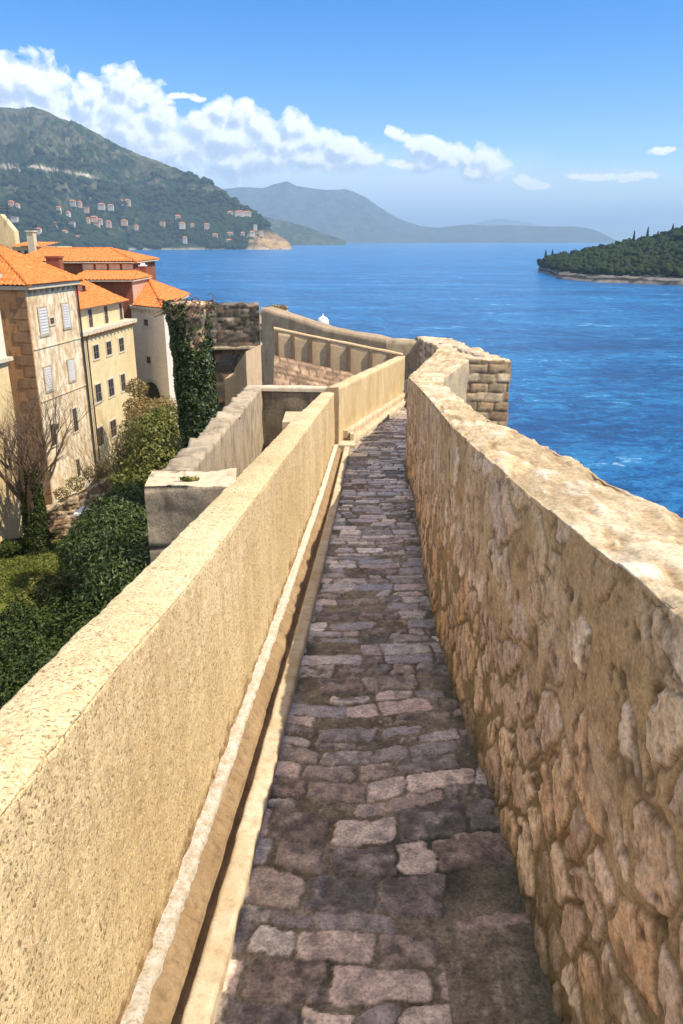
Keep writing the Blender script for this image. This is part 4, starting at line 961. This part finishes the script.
def house_b():
    p0, p1 = (-15.4, 46.2), (-14.45, 54.5); p2, p3 = (-22, 55.3), (-22.9, 47)
    T = empty('house', (-15.4, 46.2, -15), 'cream house with small brown windows and a corbelled ledge below its dormer roof', 'house')
    f = Fac(p0, p1, T); zc = -5.35
    MB().prism([p0, p1, p2, p3], -16, zc).build('wall', M['cream'], T)
    cornice([p0, p1, p2, p3], zc+.002, zc+.22, .38, T, 'terrace_ledge'); corbels(f, zc-.003, 14, T, 'brown', .2, .24, .34)
    q0, q1, q2, q3 = [(x-.55 if x > -16 else x, y) for x, y in (p0, p1, p2, p3)]
    MB().prism([q0, q1, q2, q3], zc+.223, -3.9).build('upper_wall', M['cream'], T)
    h = Fac(q0, q1, T)
    for a in ((88, 92, 309, 328), (104, 107.5, 306, 324.5), (119, 122, 303, 321)): h.winpx(*a)
    for a in ((93, 98.5, 345, 359), (106, 111, 341.5, 355), (118.5, 123.5, 338, 351.5), (95, 101, 384, 402), (108, 113.5, 379, 396.5), (120.5, 125, 374, 391)): f.winpx(*a)
    for a in ((97, 103, 427, 446), (110, 116, 420, 437)): f.winpx(*a, 'glass', 'door')
    E0 = (-15.6, 45.9, -3.9); E1 = (-14.6, 54.8, -3.95); R0 = (-19.6, 46.6, -2.05); R1 = (-18.9, 55.3, -2.1)
    roof_panel('roof', [E0, E1, R1, R0], M['tile'], T); roof_panel('roof', [(-23.2, 47, -3.9), (-22.3, 55.6, -3.9), R1, R0], M['tile'], T); ridge(T, [R0, R1])
    mb = MB(); mb.add([(-15.9, 46.2, -3.95), (-22.8, 47., -3.95), (-19.6, 46.62, -2.1)], [(0, 1, 2)]); mb.add([(-15., 54.5, -3.95), (-22.2, 55.3, -3.95), (-18.9, 55.27, -2.15)], [(0, 1, 2)]); mb.build('gable', M['cream'], T)
    for k, y in enumerate((48.6, 51.8)):
        d = MB(); x = -16.9+.1*k; d.box((x-1.3, y-.42, -3.6), (x+.12, y+.42, -2.72)); dm = d.build('dormer', M['trim'], T)
        MB().box((x+.121, y-.26, -3.28), (x+.15, y+.26, -2.80)).build('dormer_window', M['glass'], dm)
        roof_panel('dormer_roof', [(x+.45, y-.62, -2.78), (x+.45, y+.62, -2.78), (x-1.9, y+.62, -2.15), (x-1.9, y-.62, -2.15)], M['tile'], dm)
    pipe(T, p0[0]+.12, p0[1]-.02, -15.5, zc); pipe(T, p0[0]+.2, p0[1]+.55, -15.5, zc, .045)
    c = MB(); c.box((-18.1, 49.6, -3.4), (-17.3, 50.3, -1.05)); c.box((-18.16, 49.55, -1.049), (-17.24, 50.35, -.93)); c.build('chimney', M['redboard'], T)
def house_c():
    p0, p1, p2, p3 = (-15.25, 57.6), (-12.35, 55.0), (-13.3, 69), (-20, 70)
    T = empty('house', (-13.5, 57, -15), 'plain whitish house with two tiny square windows and an arched doorway beside the ivy pillar', 'house')
    zt = -4.62; f = Fac(p0, p1, T)
    MB().prism([p0, p1, p2, p3], -16, zt).build('wall', M['white'], T)
    cornice([p0, p1, p2, p3], zt+.002, zt+.16, .25, T); corbels(f, zt-.003, 8, T, 'white', .25, .25, .2)
    f.winpx(144.4, 148.4, 319.5, 325.5, 'glass', 'small_window'); f.winpx(147, 151, 357, 363, 'glass', 'small_window')
    u0, z1 = f.hit(145, 392); u1, _ = f.hit(160, 392); _, zt2 = f.hit(152, 382); mb = MB(); c = (u0+u1)/2; r = (u1-u0)/2
    pts = [(c-r, -15)]+[(c-r*math.cos(a), zt2-r+r*math.sin(a)) for a in [i*math.pi/10 for i in range(11)]]+[(c+r, -15)]
    n = len(pts); mb.add([f.pt(u, .012, z) for u, z in pts]+[f.pt(u, -.3, z) for u, z in pts], [tuple(range(n))]+[(i, (i+1) % n, n+(i+1) % n, n+i) for i in range(n)]); mb.build('archway', M['glass'], T)
    mb = MB()
    for i in range(11):
        a = i*math.pi/11+.05; b = (i+1)*math.pi/11-.05; ps = [(c-q*math.cos(w), zt2-r+q*math.sin(w)) for w, q in ((a, r+.02), (b, r+.02), (b, r+.28), (a, r+.28))]
        mb.hexa([f.pt(u, .001, z) for u, z in ps]+[f.pt(u, .05, z) for u, z in ps])
    mb.build('arch_stones', M['trim'], T)
    ze = zt+.18; c3 = np.mean([p0, p1, p2, p3], axis=0); E = [tuple(c3+(np.array(p)-c3)*1.05)+(ze,) for p in (p0, p1, p2, p3)]
    A = (-15.05, 62.8, -3.0); B = (-16.2, 66.5, -3.0)
    roof_panel('roof', [E[1], E[2], B, A], M['tile'], T, .28); roof_panel('roof', [(-15.1, 57.3, ze), E[1], A], M['tile'], T, .28); roof_panel('roof', [E[2], E[3], B], M['tile'], T, .28)
    ridge(T, [E[1], A, B, E[2]], .11)
def house_d():
    T = empty('house', (-18, 62, -15), 'house with stepped orange roofs over dark red walls and a row of clerestory panels', 'house')
    MB().prism([(-19.0, 57.9), (-15.15, 57.9), (-15.15, 63), (-19.0, 63)], -16, -2.82).build('wall', M['redboard'], T)
    f = Fac((-15.15, 57.9), (-15.15, 63), T); mb = MB(); f.box(mb, 0, f.L, .002, .06, -16, -2.83); mb.build('side_wall', M['pink'], T)
    MB().prism([(-19.6, 57.6), (-14.9, 57.6), (-14.9, 63.3), (-19.6, 63.3)], -2.815, -2.74).build('eaves', M['trim'], T)
    roof_panel('roof', [(-19.6, 57.6, -2.72), (-14.9, 57.6, -2.72), (-16.2, 63.9, -2.28), (-20.3, 63.9, -2.28)], M['tile'], T, .28)
    roof_panel('roof', [(-14.9, 57.6, -2.72), (-14.9, 63.3, -2.72), (-16.2, 64.2, -2.28), (-16.2, 63.9, -2.28)], M['tile'], T, .28)
    MB().prism([(-26, 64), (-16.4, 64), (-16.6, 72), (-26, 72)], -16, -1.72).build('upper_wall', M['redboard'], T)
    g = Fac((-20.6, 64), (-16.4, 64), T)
    for i in range(4):
        mb = MB(); g.box(mb, .1+i*1.05, .95+i*1.05, .002, .07, -2.25, -1.80); mb.build('clerestory_panel', M['trim'], T)
    MB().prism([(-26.3, 63.6), (-16.1, 63.6), (-16.3, 72.4), (-26.3, 72.4)], -1.715, -1.63).build('upper_eaves', M['trim'], T)
    A = (-25, 68, -.68); B = (-19.3, 68, -.68); z = -1.61; E = [(-26.3, 63.6, z), (-16.1, 63.6, z), (-16.3, 72.4, z), (-26.3, 72.4, z)]
    roof_panel('roof', [E[0], E[1], B, A], M['tile'], T, .28); roof_panel('roof', [E[1], E[2], B], M['tile'], T, .28); roof_panel('roof', [E[2], E[3], A, B], M['tile'], T, .28)
    ridge(T, [A, B, E[1]], .11); ridge(T, [B, E[2]], .11)
    c = MB(); c.box((-15.95, 63.6, -2.9), (-15.45, 64.1, -1.95), 0); c.box((-15.99, 63.56, -1.949), (-15.41, 64.14, -1.87), 1); c.box((-15.85, 63.7, -1.869), (-15.55, 64, -1.72), 1); c.build('chimney', [M['redboard'], M['whitepaint']], T)
def house_e():
    T = empty('house', (-30, 74, -15), 'cream house with a sloping gable top and thin aerials at the upper left edge', 'house')
    a = at_y(0, 214, 75); b = at_y(14, 231, 75); x0 = a[0]-4
    mb = MB(); mb.add([(x0, 75, -15), (b[0], 75, -15), (b[0], 75, b[2]), (a[0], 75, a[2]), (x0, 75, a[2]-.3), (x0, 76, -15), (b[0], 76, -15), (b[0], 76, b[2]), (a[0], 76, a[2]), (x0, 76, a[2]-.3)],
                      [(0, 1, 2, 3, 4), (9, 8, 7, 6, 5), (1, 6, 7, 2), (2, 7, 8, 3), (3, 8, 9, 4), (4, 9, 5, 0)]); mb.build('wall', M['cream'], T)
    for (px, y1, y0, Y) in ((7, 204, 222, 74.9), (36, 224, 247, 73.5)):
        p = at_y(px, y0, Y); q = at_y(px, y1, Y); m = MB().tube([p, q], [.04, .03], 5)
        for k in (.75, .9): z = p[2]+(q[2]-p[2])*k; m.tube([(p[0]-.5, Y, z), (p[0]+.5, Y, z)], [.02, .02], 4)
        m.build('aerial', M['pipe'], T)
    T = empty('house', (-28, 72, -15), 'low cream house with dark upright windows and a tall chimney behind the hipped roof', 'house')
    c0 = at_y(12, 247, 72); c1 = at_y(42, 247, 72); f = Fac((c0[0], 72), (c1[0], 72), T)
    MB().prism([(c0[0], 72), (c1[0], 72), (c1[0], 80), (c0[0], 80)], -16, c0[2]).build('wall', M['cream'], T)
    for a in ((18, 21.5, 250.5, 260), (25, 28.5, 250.5, 262), (35, 39, 249.5, 263)): f.winpx(*a)
    c = at_y(31.5, 232, 71.7); m = MB(); m.box((c[0]-.28, 71.2, c0[2]-1.6), (c[0]+.28, 71.95, c[2])); m.box((c[0]-.36, 71.12, c[2]+.001), (c[0]+.36, 72.03, c[2]+.12)); m.build('chimney', M['trim'], T)
    z = c0[2]+.02; roof_panel('roof', [(c0[0]-.3, 71.6, z), (c1[0]+.3, 71.6, z), (c1[0]+.3, 76, z+.35), (c0[0]-.3, 76, z+.35)], M['tile'], T, .28)
    T = empty('house', (-25, 70, -15), 'small orange tiled roof between the low cream house and the clerestory house', 'house')
    a = at_y(41, 247.5, 69); b = at_y(62, 256, 69); z0 = -3.2
    MB().prism([(a[0], 67), (b[0]+1, 67), (b[0]+1, 71), (a[0], 71)], -16, z0).build('wall', M['pink'], T)
    A = (a[0]+.6, 69.5, a[2]); B = (b[0]-.2, 69.5, a[2]-.15); E = [(a[0]-.3, 66.7, z0), (b[0]+1.3, 66.7, z0), (b[0]+1.3, 71.3, z0), (a[0]-.3, 71.3, z0)]
    roof_panel('roof', [E[0], E[1], B, A], M['tile'], T, .28); roof_panel('roof', [E[1], E[2], B], M['tile'], T, .28)
def house_left():
    p1 = np.array((-15.5, 36.0)); p0 = np.array((-16.6, 29.0)); p2 = (-22.5, 37); p3 = (-23.6, 30)
    T = empty('house', (-15.5, 36, -15), 'bright white and yellow house with a stone band, cut by the left picture edge', 'house')
    f = Fac(p0, p1, T); _, zb = f.hit(6, 361)
    MB().prism([tuple(p0), tuple(p1), p2, p3], -16, zb).build('lower_wall', M['cream'], T)
    MB().prism([tuple(p0), tuple(p1), p2, p3], zb+.17, -1.6).build('upper_wall', M['white'], T)
    cornice([tuple(p0), tuple(p1), p2, p3], zb+.002, zb+.168, .28, T, 'stone_band')
    cornice([tuple(p0), tuple(p1), p2, p3], -1.598, -1.4, .3, T)
    f.window(1.0, 2.0, -6.5, -4.6, 'shut', 'shuttered_window'); f.window(4.0, 5.0, -6.5, -4.6, 'shut', 'shuttered_window')
    E = [(-15.2, 36.3, -1.38), (-16.3, 28.7, -1.38), (-23.9, 29.7, -1.38), (-22.8, 37.3, -1.38)]; A = (-19.4, 33, .3)
    for i in range(4): roof_panel('roof', [E[i], E[(i+1) % 4], A], M['tile'], T)
for h_ in (house_a, house_b, house_c, house_d, house_e, house_left): h_()

# ------------------------------------------------------------------ garden
def gz(x, y): return GARDEN+.25*float(fbm(np.array(x*.12), np.array(y*.12), 0, 701, 4))
def on_ground(px, py): 
    p = at_z(px, py, GARDEN); return (p[0], p[1], gz(p[0], p[1]))
def branch(mb, p, d, L, r, depth, rr, up=.25, k=6, spread=.55):
    pts = [p]; rs = [r]; n = 4
    for i in range(n):
        d = (d+Vector((rr.uniform(-.16, .16), rr.uniform(-.16, .16), rr.uniform(-.05, .12)*up*3))).normalized(); p = p+d*(L/n); pts.append(p); rs.append(r*(1-.42*(i+1)/n))
    mb.tube(pts, rs, max(3, k))
    if depth <= 0: return
    for i in range(rr.choice((2, 3, 3))):
        t = rr.uniform(.45, 1.0); q = pts[min(n, int(t*n+.5))]
        nd = (d+Vector((rr.uniform(-1, 1), rr.uniform(-1, 1), rr.uniform(-.2, .7)))*spread).normalized()
        branch(mb, q, nd, L*rr.uniform(.6, .85), rs[-1]*rr.uniform(.7, .95), depth-1, rr, up, k-1, spread)
def bare_tree(loc, H, label, seed, limbs=7, name='bare_tree', ivy=True, r0=.26, depth=4, hmul=.27):
    T = empty(name, loc, label, 'tree'); rr = random.Random(seed); p = Vector(loc); mb = MB()
    top = p+Vector((.1, 0, H*.30)); mb.tube([p-Vector((0, 0, .2)), p+Vector((.03, 0, H*.15)), top], [r0*1.25, r0, r0*.8], 12); mb.build('trunk', M['bark'], T)
    for i in range(limbs):
        a = i*2*math.pi/limbs+rr.uniform(-.3, .3); b = MB(); s = p+Vector((.1*math.cos(a), .1*math.sin(a), H*rr.uniform(.18, .30)))
        branch(b, s, Vector((math.cos(a)*.75, math.sin(a)*.75, rr.uniform(.8, 1.6))).normalized(), H*hmul, r0*.34, depth, rr)
        b.build('limb', M['twig'], T)
    if ivy:
        k = 5200; z = rng.random(k)*H*.42; t = rng.uniform(0, 6.28, k); r = r0*(1.15+.7*rng.random(k))*(1-.25*z/(H*.42))
        leaf_mesh('ivy', np.stack([p[0]+.1*z/(H*.3)+r*np.cos(t), p[1]+r*np.sin(t), p[2]+z], 1), np.stack([np.cos(t), np.sin(t), 0*t], 1), .07, M['leafdark'], T)
    return T
bt = on_ground(38, 552); bare_tree(bt, 9.6, 'leafless tree with an ivy wrapped trunk and reddish branches standing on the garden lawn', 11, 14, r0=.34, depth=5, hmul=.235)
b2 = at_y(112, 470, 37); bare_tree((b2[0], 37, -14), 6.6, 'thin leafless shrubby tree with tangled twigs in front of the cream house windows', 23, 10, 'bare_tree', False, .10, 5, .24)
b4 = at_y(140, 478, 34.3); bare_tree((b4[0], 34.3, -13.8), 7.6, 'thin leafless tangle of brown branches rising out of the olive shrub', 41, 9, 'bare_tree', False, .10, 5, .24)
b3 = at_y(6, 470, 31); bare_tree((b3[0]*33.5/31-.9, 33.5, -14), 5.5, 'sparse leafless sapling at the left picture edge', 29, 5, 'bare_tree', False, .08, 3, .3)
def bush(label, lst, n, size, mat, name='bush', cat='bush', stems=True, asp=.5):
    if 'vines' in label or 'small dark' in label: stems = False
    bl = []
    for px, py, Y, r in lst:
        if 'fresh' in label or 'small dark' in label or 'dark leafy' in label: Y = at_z(px, py, GARDEN+r*.85)[1]
        c = at_y(px, py, Y); bl.append((c[0], Y, c[2], r, r, r*.85))
    cx = np.mean([b[0] for b in bl]); cy = np.mean([b[1] for b in bl]); T = empty(name, (cx, cy, GARDEN), label, cat)
    leaves_obj('foliage', bl, n, size, mat, T, asp=asp)
    mb = MB(); rr = random.Random(len(label))
    if not stems: return T
    for b in bl:
        for q in range(7):
            e = Vector((b[0]+rr.uniform(-.6, .6)*b[3], b[1]+rr.uniform(-.6, .6)*b[3], b[2]+rr.uniform(0, .6)*b[3])); s = Vector((b[0]+rr.uniform(-.3, .3), b[1], GARDEN)); m = (s+e)/2+Vector((rr.uniform(-.2, .2),)*3); mb.tube([s, m, e], [.05, .035, .012], 4)
    mb.build('stems', M['bark'], T); return T
bush('glossy dark oleander hedge with sunlit leaves left of the grey stone block', [(118, 522, 28, 1.4), (134, 508, 29, 1.25), (98, 536, 27.5, 1.2), (82, 552, 27, 1.0), (138, 540, 27, 1.6), (112, 558, 26, 1.5), (140, 570, 25, 1.7), (125, 590, 24.5, 1.7)], 30000, .11, M['leafgloss'], asp=.30)
bush('dark leafy bush in the wall shade at the lower left of the garden', [(22, 622, 24, .9), (8, 650, 22.5, 1.1), (45, 632, 23, 1.0), (70, 615, 24, 1.1), (38, 665, 21.5, 1.3), (85, 640, 22.5, 1.5), (12, 700, 20.5, 1.4), (60, 690, 20.5, 1.6), (100, 602, 24, 1.3), (110, 640, 22, 1.5)], 36000, .085, M['leafdark'], asp=.45)
bush('fresh green bush at the lawn edge, lower left', [(46, 592, 27, .8), (64, 584, 27.5, .7), (28, 606, 26, .6)], 7000, .075, M['leafmid'])
bush('large olive green shrub below the whitish house', [(156, 440, 35, 1.3), (165, 425, 36, 1.1), (147, 462, 33, 1.1), (162, 465, 32, 1.4), (150, 488, 31, 1.3), (130, 485, 32, .9)], 15000, .085, M['leafmid'])
bush('sparse yellowish shrub tangled with bare twigs beside the cream house', [(138, 432, 36, .9), (128, 448, 35.5, .8), (140, 452, 34.5, .8), (120, 462, 35, .6)], 3200, .07, M['leafolive'])
bush('dry golden shrub under the arched doorway', [(148, 412, 46, 1.0), (138, 408, 46, .9), (163, 410, 45, 1.0), (158, 420, 43, 1.0), (144, 422, 43, 1.1), (137, 388, 47, .7)], 9000, .075, M['leafgold'])
bush('low golden brown vines creeping over the ruined garden wall', [(75, 484, 36, .45), (92, 474, 36.5, .5), (105, 468, 37, .5), (62, 494, 35, .4)], 2600, .05, M['leafgold'])
bush('small dark bushes along the foot of the tall cream house', [(8, 548, 33, .5), (20, 545, 33.5, .45), (52, 530, 34, .5)], 3500, .07, M['leafdark'])
def ruin():
    T = empty('ruined_wall', (-10.5, 35.6, -14), 'low crumbling brown rubble wall behind the garden hedge', 'wall')
    fn = masonry(.5, .24, [(.52, .38, .24), (.42, .28, .17), (.60, .46, .30), (.34, .22, .14)], (.2, .14, .08), 71, .08, .08)
    a = at_y(40, 500, 35.3); b = at_y(118, 480, 36.5)
    o, P = slabgrid('wall_face', (a[0], 35.3), (b[0], 36.5), -15, -15, -12.6, -10.9, .5, M['farstone'], T, .09, .06, 1, .14, fn, fr=2, seed=72); endcaps('wall_end', P, M['greystone'], T)
    p = at_y(88, 512, 33.5); T = empty('garden_box', (p[0], 33.5, -14), 'small stone garden box with a flat white lid beside the hedge', 'box')
    MB().box((p[0]-.36, 33.2, -14.2), (p[0]+.36, 33.8, p[2])).build('box_body', M['brown'], T); MB().prism([(p[0]-.5, 33.0), (p[0]+.5, 33.05), (p[0]+.52, 34), (p[0]-.46, 34)], p[2]+.002, p[2]+.09).build('lid', M['whitepaint'], T)
ruin()
def grassblades():
    n = 42000; x = rng.uniform(-19, -9.5, n); y = rng.uniform(21, 35, n); k = fbm(x*.5, y*.5, 0, 909, 3) > -.25; x, y = x[k], y[k]
    z = GARDEN+.25*fbm(x*.12, y*.12, 0, 701, 4)+.05*fbm(x*1.2, y*1.2, 0, 703, 3)
    P = np.stack([x, y, z+.07], 1); N = np.stack([rng.normal(0, 1, len(x)), rng.normal(0, 1, len(x)), 0*x+.5], 1)
    o = leaf_mesh('grass', P, N, .10, M['grass'], None, (-14, 28, GARDEN), .3); tag(o, 'bright green grass of the garden lawn', 'grass', kind='stuff')
grassblades()

# ------------------------------------------------------------------ air
def haze():
    o = MB().box((-9000, -3000, SEA-2), (9000, 27000, 640)).build('haze', None)
    m = bpy.data.materials.new('haze'); m.use_nodes = True; n = m.node_tree.nodes; n.clear()
    out = n.new('ShaderNodeOutputMaterial'); v = n.new('ShaderNodeVolumePrincipled'); v.inputs['Color'].default_value = (.47, .72, 1, 1); v.inputs['Density'].default_value = 1.15e-4; v.inputs['Anisotropy'].default_value = .0
    m.node_tree.links.new(v.outputs[0], out.inputs['Volume']); o.data.materials.clear(); o.data.materials.append(m); o['kind'] = 'stuff'
haze()

# ------------------------------------------------------------------ sky with cumulus
def world():
    w = bpy.data.worlds.new('World'); bpy.context.scene.world = w; w.use_nodes = True; t = NT(w); t.n.clear()
    sky = t.new('ShaderNodeTexSky', sky_type='NISHITA'); sky.sun_disc = False; sky.sun_elevation = R(SUN_EL)
    sky.sun_rotation = math.atan2(SUND.x, SUND.y); sky.altitude = 30; sky.air_density = 1.0; sky.dust_density = .1; sky.ozone_density = 3.0
    hs = t.new('ShaderNodeHueSaturation'); hs.inputs['Saturation'].default_value = 1.5; hs.inputs['Hue'].default_value = .513; hs.inputs['Value'].default_value = 1.12; t.l.new(sky.outputs[0], hs.inputs['Color'])
    base = hs.outputs[0]
    g = bpy.data.node_groups.new('CloudDensity', 'ShaderNodeTree'); g.interface.new_socket('Vector', in_out='INPUT', socket_type='NodeSocketVector'); g.interface.new_socket('D', in_out='OUTPUT', socket_type='NodeSocketFloat'); g.interface.new_socket('S', in_out='OUTPUT', socket_type='NodeSocketFloat')
    class G: node_tree = g
    q = NT(G); gi = q.new('NodeGroupInput'); go = q.new('NodeGroupOutput'); V = gi.outputs[0]
    n1 = q.noise(V, 11, 6, .58, 0, 1); n2 = q.noise(V, 38, 5, .6, 0, 1)
    warp = q.vec('ADD', q.vec('MULTIPLY', q.vec('SUBTRACT', n1, (.5, .5, .5)), (.026, .022, 0)), q.vec('MULTIPLY', q.vec('SUBTRACT', n2, (.5, .5, .5)), (.013, .011, 0)))
    P = q.vec('ADD', V, warp)
    def uv(px, py): r = ray(px, py); return r[0]/r[1], r[2]/r[1]
    B = [(12, 84, 30, 22), (40, 92, 24, 20), (-10, 100, 40, 30), (58, 112, 20, 14), (30, 110, 50, 20), (92, 92, 15, 13), (82, 104, 14, 16), (122, 88, 22, 18), (145, 100, 20, 17), (158, 118, 18, 18), (120, 112, 36, 22), (95, 128, 40, 20), (140, 138, 40, 22),
         (222, 112, 16, 12), (238, 116, 16, 13), (205, 128, 18, 11), (256, 128, 20, 13), (290, 127, 18, 12), (312, 140, 20, 12), (340, 152, 22, 10), (362, 160, 16, 8), (275, 142, 30, 14), (230, 140, 40, 16), (190, 150, 34, 14), (250, 160, 60, 14), (320, 160, 40, 10),
         (393, 130, 5, 4), (397, 132, 7, 6), (403, 137, 9, 6), (410, 142, 10, 7), (420, 150, 12, 8), (436, 153, 12, 8), (447, 160, 16, 11), (466, 158, 9, 9), (479, 157, 11, 11), (491, 163, 13, 13), (475, 172, 22, 8), (405, 165, 16, 5), (430, 166, 20, 6), (528, 182, 12, 5), (542, 184, 7, 3), (657, 152, 9, 4), (668, 150, 6, 3), (600, 178, 20, 2.5), (635, 178, 22, 3), (580, 176, 12, 2), (184, 98, 12, 3), (199, 100, 9, 3)]
    d = None
    for px, py, rx, ry in B:
        u, v = uv(px, py); s = (770/1.07/rx, 770/1.12/ry, 0)
        k = q.vec('LENGTH', q.vec('MULTIPLY', q.vec('SUBTRACT', P, (u, v, 0)), s)); k = q.math('SUBTRACT', 1.40, k)
        d = k if d is None else q.math('SMOOTH_MAX', d, k, .18)
    # soft low layer
    S = None
    for px, py, rx, ry in [(430, 236, 640, 62), (120, 165, 200, 40), (290, 185, 190, 38), (430, 195, 170, 40), (530, 212, 160, 30), (600, 177, 75, 8), (640, 212, 150, 26), (-60, 140, 120, 60), (340, 165, 70, 16)]:
        u, v = uv(px, py); k = q.math('SUBTRACT', 1.0, q.vec('LENGTH', q.vec('MULTIPLY', q.vec('SUBTRACT', P, (u, v, 0)), (770/1.07/rx, 770/1.12/ry, 0))), clamp=True)
        S = k if S is None else q.math('MAXIMUM', S, k)
    bil = q.noise(P, 34, 8, .66)
    def puff(sc):
        v = q.new('ShaderNodeTexVoronoi'); v.feature = 'SMOOTH_F1'; q.l.new(P, v.inputs['Vector']); v.inputs['Scale'].default_value = sc; v.inputs['Smoothness'].default_value = .35; return q.math('SUBTRACT', .45, v.outputs[0])
    D = q.math('ADD', d, q.math('MULTIPLY', q.math('SUBTRACT', bil, .5), 1.7)); D = q.math('ADD', D, q.math('ADD', q.math('MULTIPLY', puff(22), .75), q.math('ADD', q.math('MULTIPLY', puff(52), .5), q.math('MULTIPLY', puff(115), .35))))
    D = q.math('SUBTRACT', D, .12)
    q.l.new(D, go.inputs[0]); sn = q.noise(q.vec('MULTIPLY', V, (1, 2.2, 1)), 14, 6, .6)
    q.l.new(q.math('MULTIPLY', S, q.math('ADD', .75, q.math('MULTIPLY', sn, 1.5))), go.inputs[1])
    tc = t.new('ShaderNodeTexCoord'); sp = t.new('ShaderNodeSeparateXYZ'); t.l.new(tc.outputs['Generated'], sp.inputs[0])
    y = t.math('MAXIMUM', t.math('ABSOLUTE', sp.outputs[1]), .08); cb = t.new('ShaderNodeCombineXYZ'); t.l.new(t.math('DIVIDE', sp.outputs[0], y), cb.inputs[0]); t.l.new(t.math('DIVIDE', sp.outputs[2], y), cb.inputs[1])
    a = t.new('ShaderNodeGroup'); a.node_tree = g; t.l.new(cb.outputs[0], a.inputs[0])
    b = t.new('ShaderNodeGroup'); b.node_tree = g; t.l.new(t.vec('ADD', cb.outputs[0], (.007, .010, 0)), b.inputs[0])
    D, S = a.outputs[0], a.outputs[1]
    light = t.math('ADD', .5, t.math('MULTIPLY', t.math('SUBTRACT', D, b.outputs[0]), 1.05), clamp=True)
    light = t.math('ADD', t.math('MULTIPLY', light, .75), t.math('MULTIPLY', t.ramp(D, [(0, 1), (.9, 0)]), .25))
    k = 1.0
    cc = t.ramp(light, [(.12, (3.8, 4.6, 6.2)), (.35, (4.9, 5.6, 6.8)), (.55, (7.0, 7.4, 7.9)), (.85, (8.6, 8.7, 8.8))])
    al = t.math('MULTIPLY', t.ramp(D, [(0.0, 0), (.16, .45), (.48, 1)], 'LINEAR'), .95)
    up = t.ramp(sp.outputs[2], [(0, 0), (.012, 1)])
    c1 = t.mix(t.math('MULTIPLY', t.math('MULTIPLY', S, .95, clamp=True), up), base, (5.4, 6.5, 7.9))
    c2 = t.mix(t.math('MULTIPLY', al, up), c1, cc)
    g_ = tc.outputs['Generated']; hn = t.noise(t.scale(g_, (1, 1, 1.6)), 2.6, 7, .6); unseen_mask = t.math('MAXIMUM', t.ramp(sp.outputs[2], [(.45, 0), (.62, 1)]), t.ramp(t.math('MULTIPLY', sp.outputs[1], -1.0), [(.05, 0), (.25, 1)]))
    fill_cloud = t.math('MULTIPLY', t.math('MULTIPLY', t.ramp(hn, [(.42, 0), (.56, 1)]), unseen_mask), up)  # unseen white cloud overhead and behind the camera, added for neutral fill light
    c2 = t.mix(t.math('MULTIPLY', fill_cloud, .9), c2, t.ramp(hn, [(.45, (8.8, 8.6, 8.3)), (.7, (6.2, 6.2, 6.3))]))
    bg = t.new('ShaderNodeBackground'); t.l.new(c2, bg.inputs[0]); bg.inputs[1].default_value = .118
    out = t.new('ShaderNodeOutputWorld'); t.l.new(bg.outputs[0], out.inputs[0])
world()
sl = bpy.data.lights.new('sun', 'SUN'); sl.energy = 4.7; sl.angle = R(.5); sl.color = (1, .905, .73)
so = bpy.data.objects.new('sun', sl); COL.objects.link(so); so.rotation_euler = SUND.to_track_quat('Z', 'Y').to_euler()
cam = bpy.data.cameras.new('camera'); co = bpy.data.objects.new('camera', cam); COL.objects.link(co); bpy.context.scene.camera = co
cam.sensor_fit = 'VERTICAL'; cam.sensor_height = 24; cam.lens = F/1024*24; cam.clip_start = .05; cam.clip_end = 60000
co.location = (0, 0, 0); co.rotation_euler = (math.pi/2-PITCH, 0, 0)
sc = bpy.context.scene; sc.view_settings.view_transform = 'Standard'; sc.view_settings.look = 'None'; sc.view_settings.exposure = 0.55; sc.view_settings.gamma = 1
